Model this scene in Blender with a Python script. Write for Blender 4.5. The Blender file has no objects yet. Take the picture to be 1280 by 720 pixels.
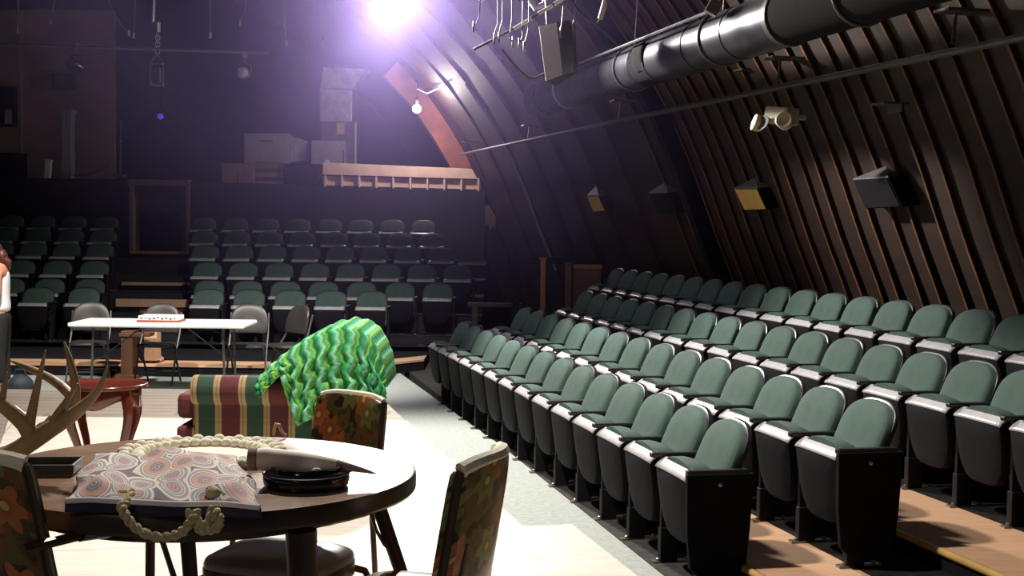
import bpy, bmesh, math, random
import numpy as np
from mathutils import Vector, Matrix
random.seed(7)
sc = bpy.context.scene
col = sc.collection

# ------------------------------------------------------------------ camera model (1280x720)
f = 1700.0; H = 1.88; rl = math.radians(0.7); VP = (230, 273)
_dx, _dy = VP[0]-640, VP[1]-360
_c, _s = math.cos(rl), math.sin(rl)
pitch = math.atan(-(_dy*_c-_dx*_s)/f)
Fw = Vector((0, math.cos(pitch), -math.sin(pitch)))
U0 = Vector((0, math.sin(pitch), math.cos(pitch))); R0 = Vector((1, 0, 0))
Up = U0*_c-R0*_s; Rt = R0*_c+U0*_s
CAM = Vector((0, 0, H))
def ray(x, y): return Fw+Rt*((x-640)/f)-Up*((y-360)/f)
_r = ray(*VP); TH = math.atan2(-_r.x, _r.y)
uu = Vector((-math.sin(TH), math.cos(TH), 0)); vv = Vector((math.cos(TH), math.sin(TH), 0))
def at(x, y, Y):
    r = ray(x, y); return CAM+r*(Y/r.y)
def onz(x, y, z):
    r = ray(x, y); return CAM+r*((z-H)/r.z)
def onv(x, y, v):
    r = ray(x, y); return CAM+r*(v/r.dot(vv))
def UV(u, v, z=0.0): return uu*u+vv*v+Vector((0, 0, z))
PI = math.pi
AX = math.atan2(uu.y, uu.x)      # rotation that turns local x into the hall's long axis

# ------------------------------------------------------------------ materials
def new_mat(name):
    m = bpy.data.materials.new(name); m.use_nodes = True
    nt = m.node_tree
    return m, nt, nt.nodes['Principled BSDF']
def N(nt, t, **kw):
    n = nt.nodes.new(t)
    for k, v in kw.items(): setattr(n, k, v)
    return n
def coords(nt, scale=(1, 1, 1), kind='Object', rot=(0, 0, 0)):
    tc = N(nt, 'ShaderNodeTexCoord'); mp = N(nt, 'ShaderNodeMapping')
    mp.inputs['Scale'].default_value = scale; mp.inputs['Rotation'].default_value = rot
    nt.links.new(tc.outputs[kind], mp.inputs['Vector']); return mp.outputs['Vector']
def ramp(nt, fac, stops, interp='LINEAR'):
    r = N(nt, 'ShaderNodeValToRGB'); r.color_ramp.interpolation = interp
    e = r.color_ramp.elements
    while len(e) < len(stops): e.new(0.5)
    for i, (p, c) in enumerate(stops):
        e[i].position = p; e[i].color = (*c, 1)
    nt.links.new(fac, r.inputs['Fac']); return r.outputs['Color']
def math_node(nt, op, a, b=None):
    n = N(nt, 'ShaderNodeMath', operation=op)
    for i, x in enumerate((a, b)):
        if x is None: continue
        if isinstance(x, (int, float)): n.inputs[i].default_value = x
        else: nt.links.new(x, n.inputs[i])
    return n.outputs[0]
def mat(name, c, rough=.6, metal=0., var=.18, vscale=6., bump=0., bscale=60., spec=.5, stretch=(1, 1, 1), coat=0.):
    m, nt, b = new_mat(name)
    no = N(nt, 'ShaderNodeTexNoise'); no.inputs['Scale'].default_value = vscale; no.inputs['Detail'].default_value = 5
    nt.links.new(coords(nt, stretch), no.inputs['Vector'])
    lo = tuple(x*(1-var) for x in c); hi = tuple(min(1, x*(1+var)) for x in c)
    nt.links.new(ramp(nt, no.outputs['Fac'], [(.3, lo), (.7, hi)]), b.inputs['Base Color'])
    b.inputs['Roughness'].default_value = rough; b.inputs['Metallic'].default_value = metal
    b.inputs['Specular IOR Level'].default_value = spec
    if coat: b.inputs['Coat Weight'].default_value = coat; b.inputs['Coat Roughness'].default_value = .12
    if bump:
        n2 = N(nt, 'ShaderNodeTexNoise'); n2.inputs['Scale'].default_value = bscale
        nt.links.new(coords(nt), n2.inputs['Vector'])
        bp = N(nt, 'ShaderNodeBump'); bp.inputs['Strength'].default_value = bump; bp.inputs['Distance'].default_value = .01
        nt.links.new(n2.outputs['Fac'], bp.inputs['Height']); nt.links.new(bp.outputs['Normal'], b.inputs['Normal'])
    return m
def glow(name, c, s):
    m, nt, b = new_mat(name)
    b.inputs['Base Color'].default_value = (*c, 1); b.inputs['Emission Color'].default_value = (*c, 1)
    b.inputs['Emission Strength'].default_value = s
    return m
def plank_mat(name, c1, c2, mortar, w, h, rough=.6, rot=0., msize=.012):
    m, nt, b = new_mat(name)
    br = N(nt, 'ShaderNodeTexBrick'); br.offset = .37
    br.inputs['Scale'].default_value = 1; br.inputs['Brick Width'].default_value = w; br.inputs['Row Height'].default_value = h
    br.inputs['Mortar Size'].default_value = msize; br.inputs['Color1'].default_value = (*c1, 1); br.inputs['Color2'].default_value = (*c2, 1)
    br.inputs['Mortar'].default_value = (*mortar, 1)
    nt.links.new(coords(nt, rot=(0, 0, -rot)), br.inputs['Vector'])
    no = N(nt, 'ShaderNodeTexNoise'); no.inputs['Scale'].default_value = 3; no.inputs['Detail'].default_value = 8
    nt.links.new(coords(nt, (1, 5, 1), rot=(0, 0, rot)), no.inputs['Vector'])
    mx = N(nt, 'ShaderNodeMix', data_type='RGBA', blend_type='MULTIPLY'); mx.inputs[0].default_value = .5
    nt.links.new(br.outputs['Color'], mx.inputs[6])
    nt.links.new(ramp(nt, no.outputs['Fac'], [(.3, (.62, .58, .55)), (.65, (1, 1, 1))]), mx.inputs[7])
    nt.links.new(mx.outputs[2], b.inputs['Base Color']); b.inputs['Roughness'].default_value = rough
    return m

M = {}
M['green'] = mat('green_upholstery', (.066, .108, .092), .85, var=.14, vscale=9, bump=.25, bscale=400, spec=.3)
M['shell'] = mat('black_seat_plastic', (.016, .014, .018), .38, var=.2)
M['pan'] = mat('black_seat_pan_plastic', (.009, .0075, .0105), .7, var=.2, spec=.14)
M['lip'] = mat('lit_seat_edge_plastic', (.50, .485, .50), .25, var=.1, vscale=20)  # light grey puts the highlight on the black lip into the colour
M['iron'] = mat('black_painted_iron', (.009, .008, .010), .6, var=.2, spec=.2)
M['bolt'] = mat('worn_bare_metal', (.30, .27, .24), .35, .8)
M['floor'] = mat('grey_speckled_floor', (.33, .36, .335), .8, var=.16, vscale=26, bump=.12, bscale=120)
M['carpet'] = mat('worn_black_carpet', (.030, .027, .024), .95, var=.5, vscale=14, bump=.5, bscale=250)
M['blackcarpet'] = mat('black_carpet', (.012, .011, .011), .95, var=.4, vscale=14, spec=.1)
M['ply'] = mat('tan_plywood', (.52, .31, .185), .55, var=.1, vscale=4, stretch=(1, 7, 1))
M['nosing'] = mat('varnished_wood_nosing', (.52, .33, .11), .25, var=.15, vscale=8)
M['blackpaint'] = mat('flat_black_paint', (.008, .007, .009), .95, var=.3, spec=.15)
M['backwall'] = mat('dark_back_wall_paint', (.012, .0105, .014), .8, var=.35, vscale=2)
M['stage'] = plank_mat('grey_stage_boards', (.33, .27, .22), (.28, .23, .195), (.16, .13, .11), 2.6, .19, .6)
M['canvas'] = plank_mat('cream_painted_stage_panels', (.72, .67, .58), (.69, .64, .56), (.45, .40, .36), 2.44, 1.22, .55, AX, .006)
M['wallboard'] = mat('dark_stained_boards', (.026, .0095, .006), .62, var=.35, vscale=3, stretch=(1, .4, 4))
M['rib'] = mat('dark_stained_ribs', (.026, .0095, .006), .6, var=.3, vscale=4)
M['ribedge'] = mat('lit_orange_rib_edges', (.15, .060, .020), .55, var=.5, vscale=5)  # lamplight on the rib edges put into the colour
M['redbeam'] = mat('lit_reddish_timber', (.36, .12, .065), .6, var=.25, vscale=3)
M['paleboard'] = mat('pale_pine_boards', (.85, .58, .46), .6, var=.1, vscale=5)
M['orangewood'] = mat('orange_stained_wood', (.30, .10, .035), .5, var=.25, vscale=6, stretch=(1, 1, .3))
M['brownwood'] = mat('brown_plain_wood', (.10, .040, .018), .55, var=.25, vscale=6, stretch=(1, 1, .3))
M['galv'] = mat('galvanised_sheet', (.62, .60, .62), .38, .65, var=.25, vscale=5)
M['greysheet'] = mat('grey_painted_sheet', (.34, .32, .35), .5, .1, var=.1)
M['darksheet'] = mat('dark_grey_sheet', (.10, .09, .11), .5, .1, var=.2)
M['duct'] = mat('dark_silver_duct', (.085, .08, .098), .36, .7, var=.35, vscale=4)
M['cardboard'] = mat('brown_cardboard', (.24, .16, .115), .8, var=.12)
M['white'] = mat('white_plastic', (.82, .81, .76), .35, var=.03)
M['paper'] = mat('white_paper', (.78, .76, .72), .8, var=.04)
M['redbrown'] = mat('red_brown_card', (.22, .05, .03), .6)
M['greymetal'] = mat('grey_enamel_metal', (.06, .055, .052), .4, .2, var=.1)
M['vinylgrey'] = mat('brown_grey_vinyl', (.026, .0225, .021), .45, var=.12)
M['litvinyl'] = mat('lit_top_vinyl', (.42, .40, .42), .3, var=.1)  # pale tone puts the reflection on the stool top into the colour
M['grille'] = mat('pale_grey_grille_cloth', (.50, .48, .56), .6, var=.06)
M['steel'] = mat('bright_steel', (.62, .61, .62), .25, .9, var=.08)
M['bronze'] = mat('bronze_tube', (.10, .06, .038), .3, .6, var=.15)
M['darkwood'] = mat('dark_brown_wood', (.038, .022, .015), .4, var=.25, vscale=8)
M['cherry'] = mat('red_cherry_veneer', (.13, .022, .012), .22, var=.2, vscale=5, stretch=(1, 6, 1), coat=.4)
M['cream'] = mat('cream_cotton', (.90, .85, .68), .9, var=.08, vscale=60, bump=.4, bscale=200)
M['rope'] = mat('cream_twisted_rope', (.58, .50, .28), .85, var=.15, vscale=80, bump=.6, bscale=200)
M['purple'] = mat('dark_purple_lining', (.018, .012, .045), .6, var=.2)
M['blackgloss'] = mat('black_glazed_ceramic', (.008, .007, .011), .12, var=.1)
M['horn'] = mat('beige_rolled_hide', (.74, .62, .52), .6, var=.35, vscale=9, stretch=(1, 3, 1))
M['horntip'] = mat('dark_hide_tip', (.38, .30, .25), .5, var=.3)
M['bone'] = mat('tan_antler_bone', (.36, .25, .12), .5, var=.38, vscale=14, stretch=(1, 1, .4), bump=.3, bscale=50)
M['fur'] = mat('brown_hide_mount', (.10, .04, .022), .8, var=.3, vscale=20)
M['skin'] = mat('skin', (.46, .21, .125), .55, var=.06)
M['hair'] = mat('red_brown_hair', (.07, .014, .009), .5, var=.4, vscale=40)
M['tank'] = mat('white_cotton_top', (.82, .80, .80), .85, var=.04)
M['trousers'] = mat('black_cloth_trousers', (.010, .009, .009), .85, var=.3)
M['shoe'] = mat('black_shoe', (.01, .01, .012), .4)
M['bagdark'] = mat('dark_slate_fabric', (.018, .024, .035), .7, var=.2)
M['amber'] = mat('amber_panel', (.66, .42, .10), .5, var=.1)
M['greyhood'] = mat('grey_hood', (.085, .08, .078), .6, var=.1)
M['creambox'] = mat('cream_enclosure', (.62, .55, .40), .45, var=.06)
M['cable'] = mat('grey_cable', (.10, .095, .12), .5)
M['cableblack'] = mat('black_cable', (.02, .018, .025), .5)
M['pipe'] = mat('grey_iron_pipe', (.085, .08, .07), .42, .3, var=.2)
M['pinkcloth'] = mat('pink_cloth', (.42, .2, .17), .9)
M['tanwall'] = mat('dim_tan_plaster', (.26, .18, .14), .9, var=.2, vscale=1.5)
M['lamp'] = glow('lamp_lens', (1, .96, 1), 60)
M['lamp2'] = glow('bulb', (1, .93, .9), 60)
M['led'] = glow('purple_led', (.22, .06, 1), .35)

def tabletop_mat():
    m, nt, b = new_mat('brown_woodgrain_laminate')
    no = N(nt, 'ShaderNodeTexNoise'); no.inputs['Scale'].default_value = 5; no.inputs['Detail'].default_value = 9
    nt.links.new(coords(nt, (1, 9, 1)), no.inputs['Vector'])
    nt.links.new(ramp(nt, no.outputs['Fac'], [(.3, (.19, .105, .058)), (.7, (.30, .185, .11))]), b.inputs['Base Color'])
    n2 = N(nt, 'ShaderNodeTexNoise'); n2.inputs['Scale'].default_value = 2.2; n2.inputs['Detail'].default_value = 3
    nt.links.new(coords(nt), n2.inputs['Vector'])
    rr = ramp(nt, n2.outputs['Fac'], [(.35, (.22,)*3), (.7, (.40,)*3)])
    nt.links.new(rr, b.inputs['Roughness'])
    b.inputs['Specular IOR Level'].default_value = .75
    return m
M['tabletop'] = tabletop_mat()

def plaid_mat(name, axis):
    m, nt, b = new_mat(name)
    sp = N(nt, 'ShaderNodeSeparateXYZ'); nt.links.new(coords(nt), sp.inputs[0])
    fr = math_node(nt, 'FRACT', math_node(nt, 'ADD', math_node(nt, 'MULTIPLY', sp.outputs[axis], 1/.288), 10.06))
    g, mar, tan, dk = (.028, .075, .045), (.12, .024, .028), (.42, .30, .15), (.09, .055, .03)
    c = ramp(nt, fr, [(0, g), (.285, dk), (.30, tan), (.36, (.22, .12, .06)), (.375, tan), (.43, dk), (.445, mar), (.80, dk), (.815, tan), (.86, (.24, .15, .07)), (.885, tan), (.955, dk), (.97, g)], 'CONSTANT')
    fz = math_node(nt, 'FRACT', math_node(nt, 'MULTIPLY', sp.outputs[2], 1/.21))
    cz = ramp(nt, fz, [(0, (1, 1, 1)), (.4, (.72, .72, .72)), (.5, (1.0, .9, .75)), (.56, (.7, .68, .7)), (.9, (1, 1, 1))], 'CONSTANT')
    mx = N(nt, 'ShaderNodeMix', data_type='RGBA', blend_type='MULTIPLY'); mx.inputs[0].default_value = .6
    nt.links.new(c, mx.inputs[6]); nt.links.new(cz, mx.inputs[7]); nt.links.new(mx.outputs[2], b.inputs['Base Color'])
    b.inputs['Roughness'].default_value = .85
    return m
M['plaid'] = plaid_mat('green_maroon_plaid', 0)

def mandala_mat():
    m, nt, b = new_mat('mandala_print_cotton')
    vo = N(nt, 'ShaderNodeTexVoronoi', voronoi_dimensions='2D', feature='F1'); vo.inputs['Scale'].default_value = 1; vo.inputs['Randomness'].default_value = .75
    uvn = N(nt, 'ShaderNodeTexCoord'); mp = N(nt, 'ShaderNodeMapping'); mp.inputs['Scale'].default_value = (10, 10, 1)
    nt.links.new(uvn.outputs['UV'], mp.inputs[0]); nt.links.new(mp.outputs[0], vo.inputs['Vector'])
    d = vo.outputs['Distance']
    pink, red, gry, cream, pur, org = (.50, .27, .25), (.24, .065, .06), (.27, .23, .25), (.60, .54, .47), (.10, .07, .10), (.52, .26, .17)
    c1 = ramp(nt, d, [(0, pink), (.05, red), (.10, pink), (.13, pur), (.155, pink), (.19, pur), (.21, gry), (.27, cream), (.30, gry), (.36, cream), (.40, gry), (.50, cream), (.60, pur)], 'CONSTANT')
    c2 = ramp(nt, d, [(0, red), (.05, pink), (.10, pur), (.13, gry), (.19, pur), (.21, gry), (.28, org), (.38, pink), (.43, pur), (.45, cream), (.50, gry), (.57, cream)], 'CONSTANT')
    sp = N(nt, 'ShaderNodeSeparateColor'); nt.links.new(vo.outputs['Color'], sp.inputs[0])
    gt = math_node(nt, 'GREATER_THAN', sp.outputs[0], .66)
    mx = N(nt, 'ShaderNodeMix', data_type='RGBA'); nt.links.new(gt, mx.inputs[0]); nt.links.new(c1, mx.inputs[6]); nt.links.new(c2, mx.inputs[7])
    nt.links.new(mx.outputs[2], b.inputs['Base Color']); b.inputs['Roughness'].default_value = .85
    return m
M['mandala'] = mandala_mat()

def floral_mat():
    m, nt, b = new_mat('floral_vinyl')
    sp0 = N(nt, 'ShaderNodeSeparateXYZ'); nt.links.new(coords(nt, (8.5, 8.5, 8.5)), sp0.inputs[0])
    cb = N(nt, 'ShaderNodeCombineXYZ'); nt.links.new(sp0.outputs[0], cb.inputs[0])
    nt.links.new(math_node(nt, 'ADD', sp0.outputs[2], math_node(nt, 'MULTIPLY', sp0.outputs[1], .8)), cb.inputs[1])
    vo = N(nt, 'ShaderNodeTexVoronoi', feature='F1', voronoi_dimensions='2D'); vo.inputs['Scale'].default_value = 1; vo.inputs['Randomness'].default_value = .8
    nt.links.new(cb.outputs[0], vo.inputs['Vector'])
    df = N(nt, 'ShaderNodeVectorMath', operation='SUBTRACT'); nt.links.new(cb.outputs[0], df.inputs[0]); nt.links.new(vo.outputs['Position'], df.inputs[1])
    ds = N(nt, 'ShaderNodeSeparateXYZ'); nt.links.new(df.outputs[0], ds.inputs[0])
    ang = math_node(nt, 'ARCTAN2', ds.outputs[1], ds.outputs[0])
    rad = math_node(nt, 'ADD', math_node(nt, 'MULTIPLY', math_node(nt, 'COSINE', math_node(nt, 'MULTIPLY', ang, 6)), .10), .40)
    mask = math_node(nt, 'LESS_THAN', vo.outputs['Distance'], rad)
    cen = math_node(nt, 'LESS_THAN', vo.outputs['Distance'], .09)
    sp = N(nt, 'ShaderNodeSeparateColor'); nt.links.new(vo.outputs['Color'], sp.inputs[0])
    pet = ramp(nt, sp.outputs[0], [(0, (.24, .24, .08)), (.30, (.50, .17, .06)), (.55, (.30, .28, .11)), (.72, (.55, .33, .07)), (.88, (.42, .12, .05))], 'CONSTANT')
    no = N(nt, 'ShaderNodeTexNoise'); no.inputs['Scale'].default_value = 14; no.inputs['Detail'].default_value = 3
    nt.links.new(coords(nt), no.inputs['Vector'])
    bg = ramp(nt, no.outputs['Fac'], [(0, (.05, .035, .015)), (.44, (.12, .11, .04)), (.52, (.20, .09, .035)), (.60, (.09, .075, .03))], 'CONSTANT')
    sh = ramp(nt, vo.outputs['Distance'], [(.05, (.55, .5, .45)), (.30, (1, 1, 1)), (.5, (.8, .75, .7))])
    mp = N(nt, 'ShaderNodeMix', data_type='RGBA', blend_type='MULTIPLY'); mp.inputs[0].default_value = .8; nt.links.new(pet, mp.inputs[6]); nt.links.new(sh, mp.inputs[7])
    m1 = N(nt, 'ShaderNodeMix', data_type='RGBA'); nt.links.new(mask, m1.inputs[0]); nt.links.new(bg, m1.inputs[6]); nt.links.new(mp.outputs[2], m1.inputs[7])
    m2 = N(nt, 'ShaderNodeMix', data_type='RGBA'); nt.links.new(cen, m2.inputs[0]); nt.links.new(m1.outputs[2], m2.inputs[6]); m2.inputs[7].default_value = (.62, .50, .16, 1)
    nt.links.new(m2.outputs[2], b.inputs['Base Color']); b.inputs['Roughness'].default_value = .28
    return m
M['floral'] = floral_mat()

def blanket_mat():
    m, nt, b = new_mat('green_zigzag_knit')
    tc = N(nt, 'ShaderNodeTexCoord'); sp = N(nt, 'ShaderNodeSeparateXYZ'); nt.links.new(tc.outputs['UV'], sp.inputs[0])
    # UV: x runs across the stripes, y along them; the zigzag shifts the stripes
    tri = math_node(nt, 'PINGPONG', math_node(nt, 'MULTIPLY', sp.outputs[1], 21.), .5)
    fr = math_node(nt, 'FRACT', math_node(nt, 'ADD', math_node(nt, 'MULTIPLY', sp.outputs[0], 9.0), math_node(nt, 'MULTIPLY', tri, .27)))
    c = ramp(nt, fr, [(0, (.015, .20, .06)), (.16, (.03, .36, .12)), (.30, (.10, .55, .25)), (.42, (.42, .72, .50)), (.50, (.16, .55, .26)), (.62, (.05, .42, .10)), (.74, (.30, .55, .08)), (.84, (.12, .42, .06)), (.93, (.012, .17, .08))])
    no = N(nt, 'ShaderNodeTexNoise'); no.inputs['Scale'].default_value = 160; nt.links.new(tc.outputs['Object'], no.inputs['Vector'])
    bp = N(nt, 'ShaderNodeBump'); bp.inputs['Strength'].default_value = .5; bp.inputs['Distance'].default_value = .01
    nt.links.new(no.outputs['Fac'], bp.inputs['Height']); nt.links.new(bp.outputs[0], b.inputs['Normal'])
    nt.links.new(c, b.inputs['Base Color']); b.inputs['Roughness'].default_value = .9
    return m
M['blanket'] = blanket_mat()

# ------------------------------------------------------------------ mesh builder
class MB:
    def __init__(s): s.v = []; s.f = []; s.uv = {}
    def add(s, vs, fs, uvs=None):
        o = len(s.v); s.v += [tuple(p) for p in vs]; s.f += [tuple(i+o for i in q) for q in fs]
        if uvs:
            for i, t in enumerate(uvs): s.uv[o+i] = t
        return s
    def box(s, c, d, M3=None, taper=1.0):
        x, y, z = (k/2 for k in d); vs = []
        for sz in (-1, 1):
            t = taper if sz < 0 else 1
            for sx, sy in ((-1, -1), (1, -1), (1, 1), (-1, 1)): vs.append(Vector((sx*x*t, sy*y*t, sz*z)))
        if M3 is not None: vs = [M3 @ p for p in vs]
        c = Vector(c)
        return s.add([p+c for p in vs], [(3, 2, 1, 0), (4, 5, 6, 7), (0, 1, 5, 4), (1, 2, 6, 5), (2, 3, 7, 6), (3, 0, 4, 7)])
    def hexa(s, b, t):   # four bottom points, four top points
        return s.add(list(b)+list(t), [(3, 2, 1, 0), (4, 5, 6, 7), (0, 1, 5, 4), (1, 2, 6, 5), (2, 3, 7, 6), (3, 0, 4, 7)])
    def slab(s, pts, z0, z1):
        n = len(pts); vs = [(p[0], p[1], z0) for p in pts]+[(p[0], p[1], z1) for p in pts]
        return s.add(vs, [tuple(range(n))[::-1], tuple(range(n, 2*n))]+[(i, (i+1) % n, n+(i+1) % n, n+i) for i in range(n)])
    def tube(s, pts, r, n=8, closed=False):
        pts = [Vector(p) for p in pts]; m = len(pts)
        rs = r if isinstance(r, (list, tuple)) else [r]*m
        vs = []; fs = []; prev = None
        for i, p in enumerate(pts):
            if closed: t = pts[(i+1) % m]-pts[i-1]
            else: t = pts[min(i+1, m-1)]-pts[max(i-1, 0)]
            t.normalize()
            if prev is None:
                a = Vector((0, 0, 1)) if abs(t.z) < .9 else Vector((1, 0, 0))
                nx = (a-t*a.dot(t)).normalized()
            else:
                nx = (prev-t*prev.dot(t)).normalized()
            prev = nx; ny = t.cross(nx)
            for k in range(n):
                a = 2*math.pi*k/n; vs.append(p+(nx*math.cos(a)+ny*math.sin(a))*rs[i])
        for i in range(m if closed else m-1):
            for k in range(n):
                a, b2 = i*n+k, i*n+(k+1) % n; j = ((i+1) % m)*n
                fs.append((a, b2, j+(k+1) % n, j+k))
        if not closed: fs += [tuple(range(n))[::-1], tuple(range((m-1)*n, m*n))]
        return s.add(vs, fs)
    def lathe(s, prof, n=32, c=(0, 0, 0), M3=None):
        vs = []; fs = []; m = len(prof); c = Vector(c)
        for r, z in prof:
            for k in range(n):
                a = 2*math.pi*k/n; p = Vector((r*math.cos(a), r*math.sin(a), z))
                vs.append((M3 @ p if M3 else p)+c)
        for i in range(m-1):
            for k in range(n):
                fs.append((i*n+k, i*n+(k+1) % n, (i+1)*n+(k+1) % n, (i+1)*n+k))
        fs += [tuple(range(n))[::-1], tuple(range((m-1)*n, m*n))]
        return s.add(vs, fs)
    def ball(s, c, r, n=12, m=8):
        vs = []; fs = []; c = Vector(c); r = r if isinstance(r, tuple) else (r, r, r)
        for i in range(m+1):
            p = math.pi*i/m
            for k in range(n):
                a = 2*math.pi*k/n
                rr = max(math.sin(p), .02)
                vs.append(c+Vector((r[0]*rr*math.cos(a), r[1]*rr*math.sin(a), -r[2]*math.cos(p))))
        for i in range(m):
            for k in range(n): fs.append((i*n+k, i*n+(k+1) % n, (i+1)*n+(k+1) % n, (i+1)*n+k))
        fs += [tuple(range(n))[::-1], tuple(range(m*n, (m+1)*n))]
        return s.add(vs, fs)
    def grid(s, fn, nu, nv, uvfn=None):
        vs = []; uv = []; fs = []
        for j in range(nv+1):
            for i in range(nu+1):
                vs.append(fn(i/nu, j/nv)); uv.append(uvfn(i/nu, j/nv) if uvfn else (i/nu, j/nv))
        for j in range(nv):
            for i in range(nu):
                a = j*(nu+1)+i; fs.append((a, a+1, a+nu+2, a+nu+1))
        return s.add(vs, fs, uv)
    def pad(s, outline, y0, thick, bulge, fn=lambda p: p):
        # a cushion: outline is a list of (x, z); back face at y0, sides to y0+thick, then a domed front
        n = len(outline); cx = sum(p[0] for p in outline)/n; cz = sum(p[1] for p in outline)/n
        rings = [(1, y0), (1, y0+thick*.8), (.975, y0+thick), (.85, y0+thick+bulge*.55), (.55, y0+thick+bulge*.9), (.15, y0+thick+bulge)]
        vs = []; fs = []
        for k, y in rings:
            for x, z in outline: vs.append(fn(Vector((cx+(x-cx)*k, y, cz+(z-cz)*k))))
        for i in range(len(rings)-1):
            for k in range(n): fs.append((i*n+(k+1) % n, i*n+k, (i+1)*n+k, (i+1)*n+(k+1) % n))
        fs += [tuple(range(n)), tuple(range((len(rings)-1)*n, len(rings)*n))[::-1]]
        return s.add(vs, fs)
    def map(s, M4): s.v = [tuple(M4 @ Vector(p)) for p in s.v]; return s
    def build(s, name, m, parent=None, smooth=True, bevel=0, sub=0, solid=0, world=False, auto=40):
        me = bpy.data.meshes.new(name); me.from_pydata(s.v, [], s.f)
        bm = bmesh.new(); bm.from_mesh(me); bmesh.ops.recalc_face_normals(bm, faces=bm.faces); bm.to_mesh(me); bm.free()
        if s.uv:
            l = me.uv_layers.new(name='UVMap')
            for lp in me.loops: l.data[lp.index].uv = s.uv.get(lp.vertex_index, (0, 0))
        me.materials.append(m)
        if smooth:
            me.polygons.foreach_set('use_smooth', [True]*len(me.polygons))
            try: me.set_sharp_from_angle(angle=math.radians(auto))
            except Exception: pass
        o = bpy.data.objects.new(name, me); col.objects.link(o)
        if parent: o.parent = parent
        if solid: q = o.modifiers.new('solid', 'SOLIDIFY'); q.thickness = solid; q.offset = 0
        if bevel: q = o.modifiers.new('bevel', 'BEVEL'); q.width = bevel; q.segments = 2; q.limit_method = 'ANGLE'; q.angle_limit = math.radians(40)
        if sub: q = o.modifiers.new('sub', 'SUBSURF'); q.levels = sub; q.render_levels = sub
        return o
def tag(o, label, cat, group=None, kind=None):
    o['label'] = label; o['category'] = cat
    if group: o['group'] = group
    if kind: o['kind'] = kind
    return o
def thing(name, label, cat, loc=(0, 0, 0), rz=0, group=None):
    o = bpy.data.objects.new(name, None); col.objects.link(o); o.empty_display_size = .1
    o.location = loc; o.rotation_euler = (0, 0, rz)
    return tag(o, label, cat, group)
def struct(o, label, cat='structure'):
    o['kind'] = 'structure'; o['label'] = label; o['category'] = cat; return o
def kids(o): return [c for c in col.objects if c.parent == o]
def dup(o, loc, rz, label, sc_=1.0, skip=(), kc={}):
    if o.name not in kc: kc[o.name] = [(c, kids(c)) for c in kids(o)]
    r = o.copy(); col.objects.link(r); r.location = loc; r.rotation_euler = (0, 0, rz); r['label'] = label; r.scale = (sc_,)*3
    for c, gs in kc[o.name]:
        if c.name.split('.')[0] in skip: continue
        d = c.copy(); col.objects.link(d); d.parent = r
        for g in gs:
            e = g.copy(); col.objects.link(e); e.parent = d
    return r
def lpt(root):   # world -> local of an unparented root
    R_ = Matrix.Translation(root.location) @ Matrix.Rotation(root.rotation_euler.z, 4, 'Z')
    inv = R_.inverted()
    return lambda p: inv @ Vector(p)
def rotz(a): return Matrix.Rotation(a, 3, 'Z')
def rot(ax, a): return Matrix.Rotation(a, 3, ax)

# ------------------------------------------------------------------ setting: floors
ST = .36      # stage height
fl = MB(); fl.slab([UV(-3, -9)[:2], UV(-3, 2.6)[:2], UV(31, 2.6)[:2], UV(31, -9)[:2]][::-1], -.1, 0)
struct(fl.build('floor', M['floor'], smooth=False), 'grey speckled floor around the stage', 'floor')
a0, a1 = onz(830, 720, 0), onz(530, 480, 0)
k = (a1-a0); e0 = a0-k*.8; e1 = a1+k*.06
cp = MB(); cp.slab([e0[:2], UV(0, 6.4)[:2], UV(31, 6.4)[:2], UV(17.2, 2.75)[:2], e1[:2]], -.09, .004)
struct(cp.build('floor_carpet', M['carpet'], smooth=False), 'worn black carpet strip under the front row of seats', 'floor')
# stage platform
SR = 1.645
YF = 11.905
pf = UV(11.97, SR); jog = UV(6.52, SR); jog2 = UV(6.52, 1.90); nr = UV(1.2, 1.90)
st = MB(); st.slab([(-9, 1.2), (nr.x, nr.y), (jog2.x, jog2.y), (jog.x, jog.y), (pf.x, pf.y), (pf.x-.05, YF), (-9, YF)], 0, ST)
struct(st.build('floor_stage', M['stage'], smooth=False), 'raised stage floor of grey boards', 'floor')
cl_, cf = onz(0, 557, ST), onz(12, 521, ST)
dirv = (cl_-cf).normalized(); cl2 = cf+dirv*8
def yline(Y, a, b): t = (Y-a.y)/(b.y-a.y); return a+(b-a)*t
cr = yline(cf.y, jog, pf)
cv = MB(); cv.slab([(cl2.x, max(cl2.y, 1.3)), (nr.x, nr.y), (jog2.x, jog2.y), (jog.x, jog.y), (cr.x, cr.y), (cf.x, cf.y)], ST-.02, ST+.006)
struct(cv.build('floor_stage_panels', M['canvas'], smooth=False), 'pale cream painted panels over most of the stage', 'floor')
# seat risers under the slanted wall
U_N, U_F = 3.0, 17.2
def riser(name, v0, v1, z, un, ufar, lab):
    m = MB(); m.slab([UV(un, v0)[:2], UV(un, v1)[:2], UV(ufar, v1)[:2], UV(ufar, v0)[:2]], 0.002, z)
    struct(m.build(name, M['ply'], smooth=False), lab, 'floor')
riser('floor_riser', 2.85, 3.95, .12, U_N, 15.0, 'plywood tread behind the front row of seats')
riser('floor_riser', 3.80, 4.95, .235, U_N, 16.2, 'plywood tread below the third row of seats')
riser('floor_riser', 4.86, 6.5, .467, U_N, 17.3, 'plywood tread below the top row of seats')
for (v0, v1, z, u1, lab) in ((3.37, 3.79, .12, 14.95, 'second'), (4.43, 4.85, .235, 16.15, 'third'), (5.2, 6.2, .467, 17.25, 'top')):
    m = MB(); m.slab([UV(U_N, v0)[:2], UV(U_N, v1)[:2], UV(u1, v1)[:2], UV(u1, v0)[:2]], z-.05, z+.005)
    struct(m.build('floor_carpet', M['blackcarpet'], smooth=False), 'black carpet strip under the %s row of seats' % lab, 'floor')
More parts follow.
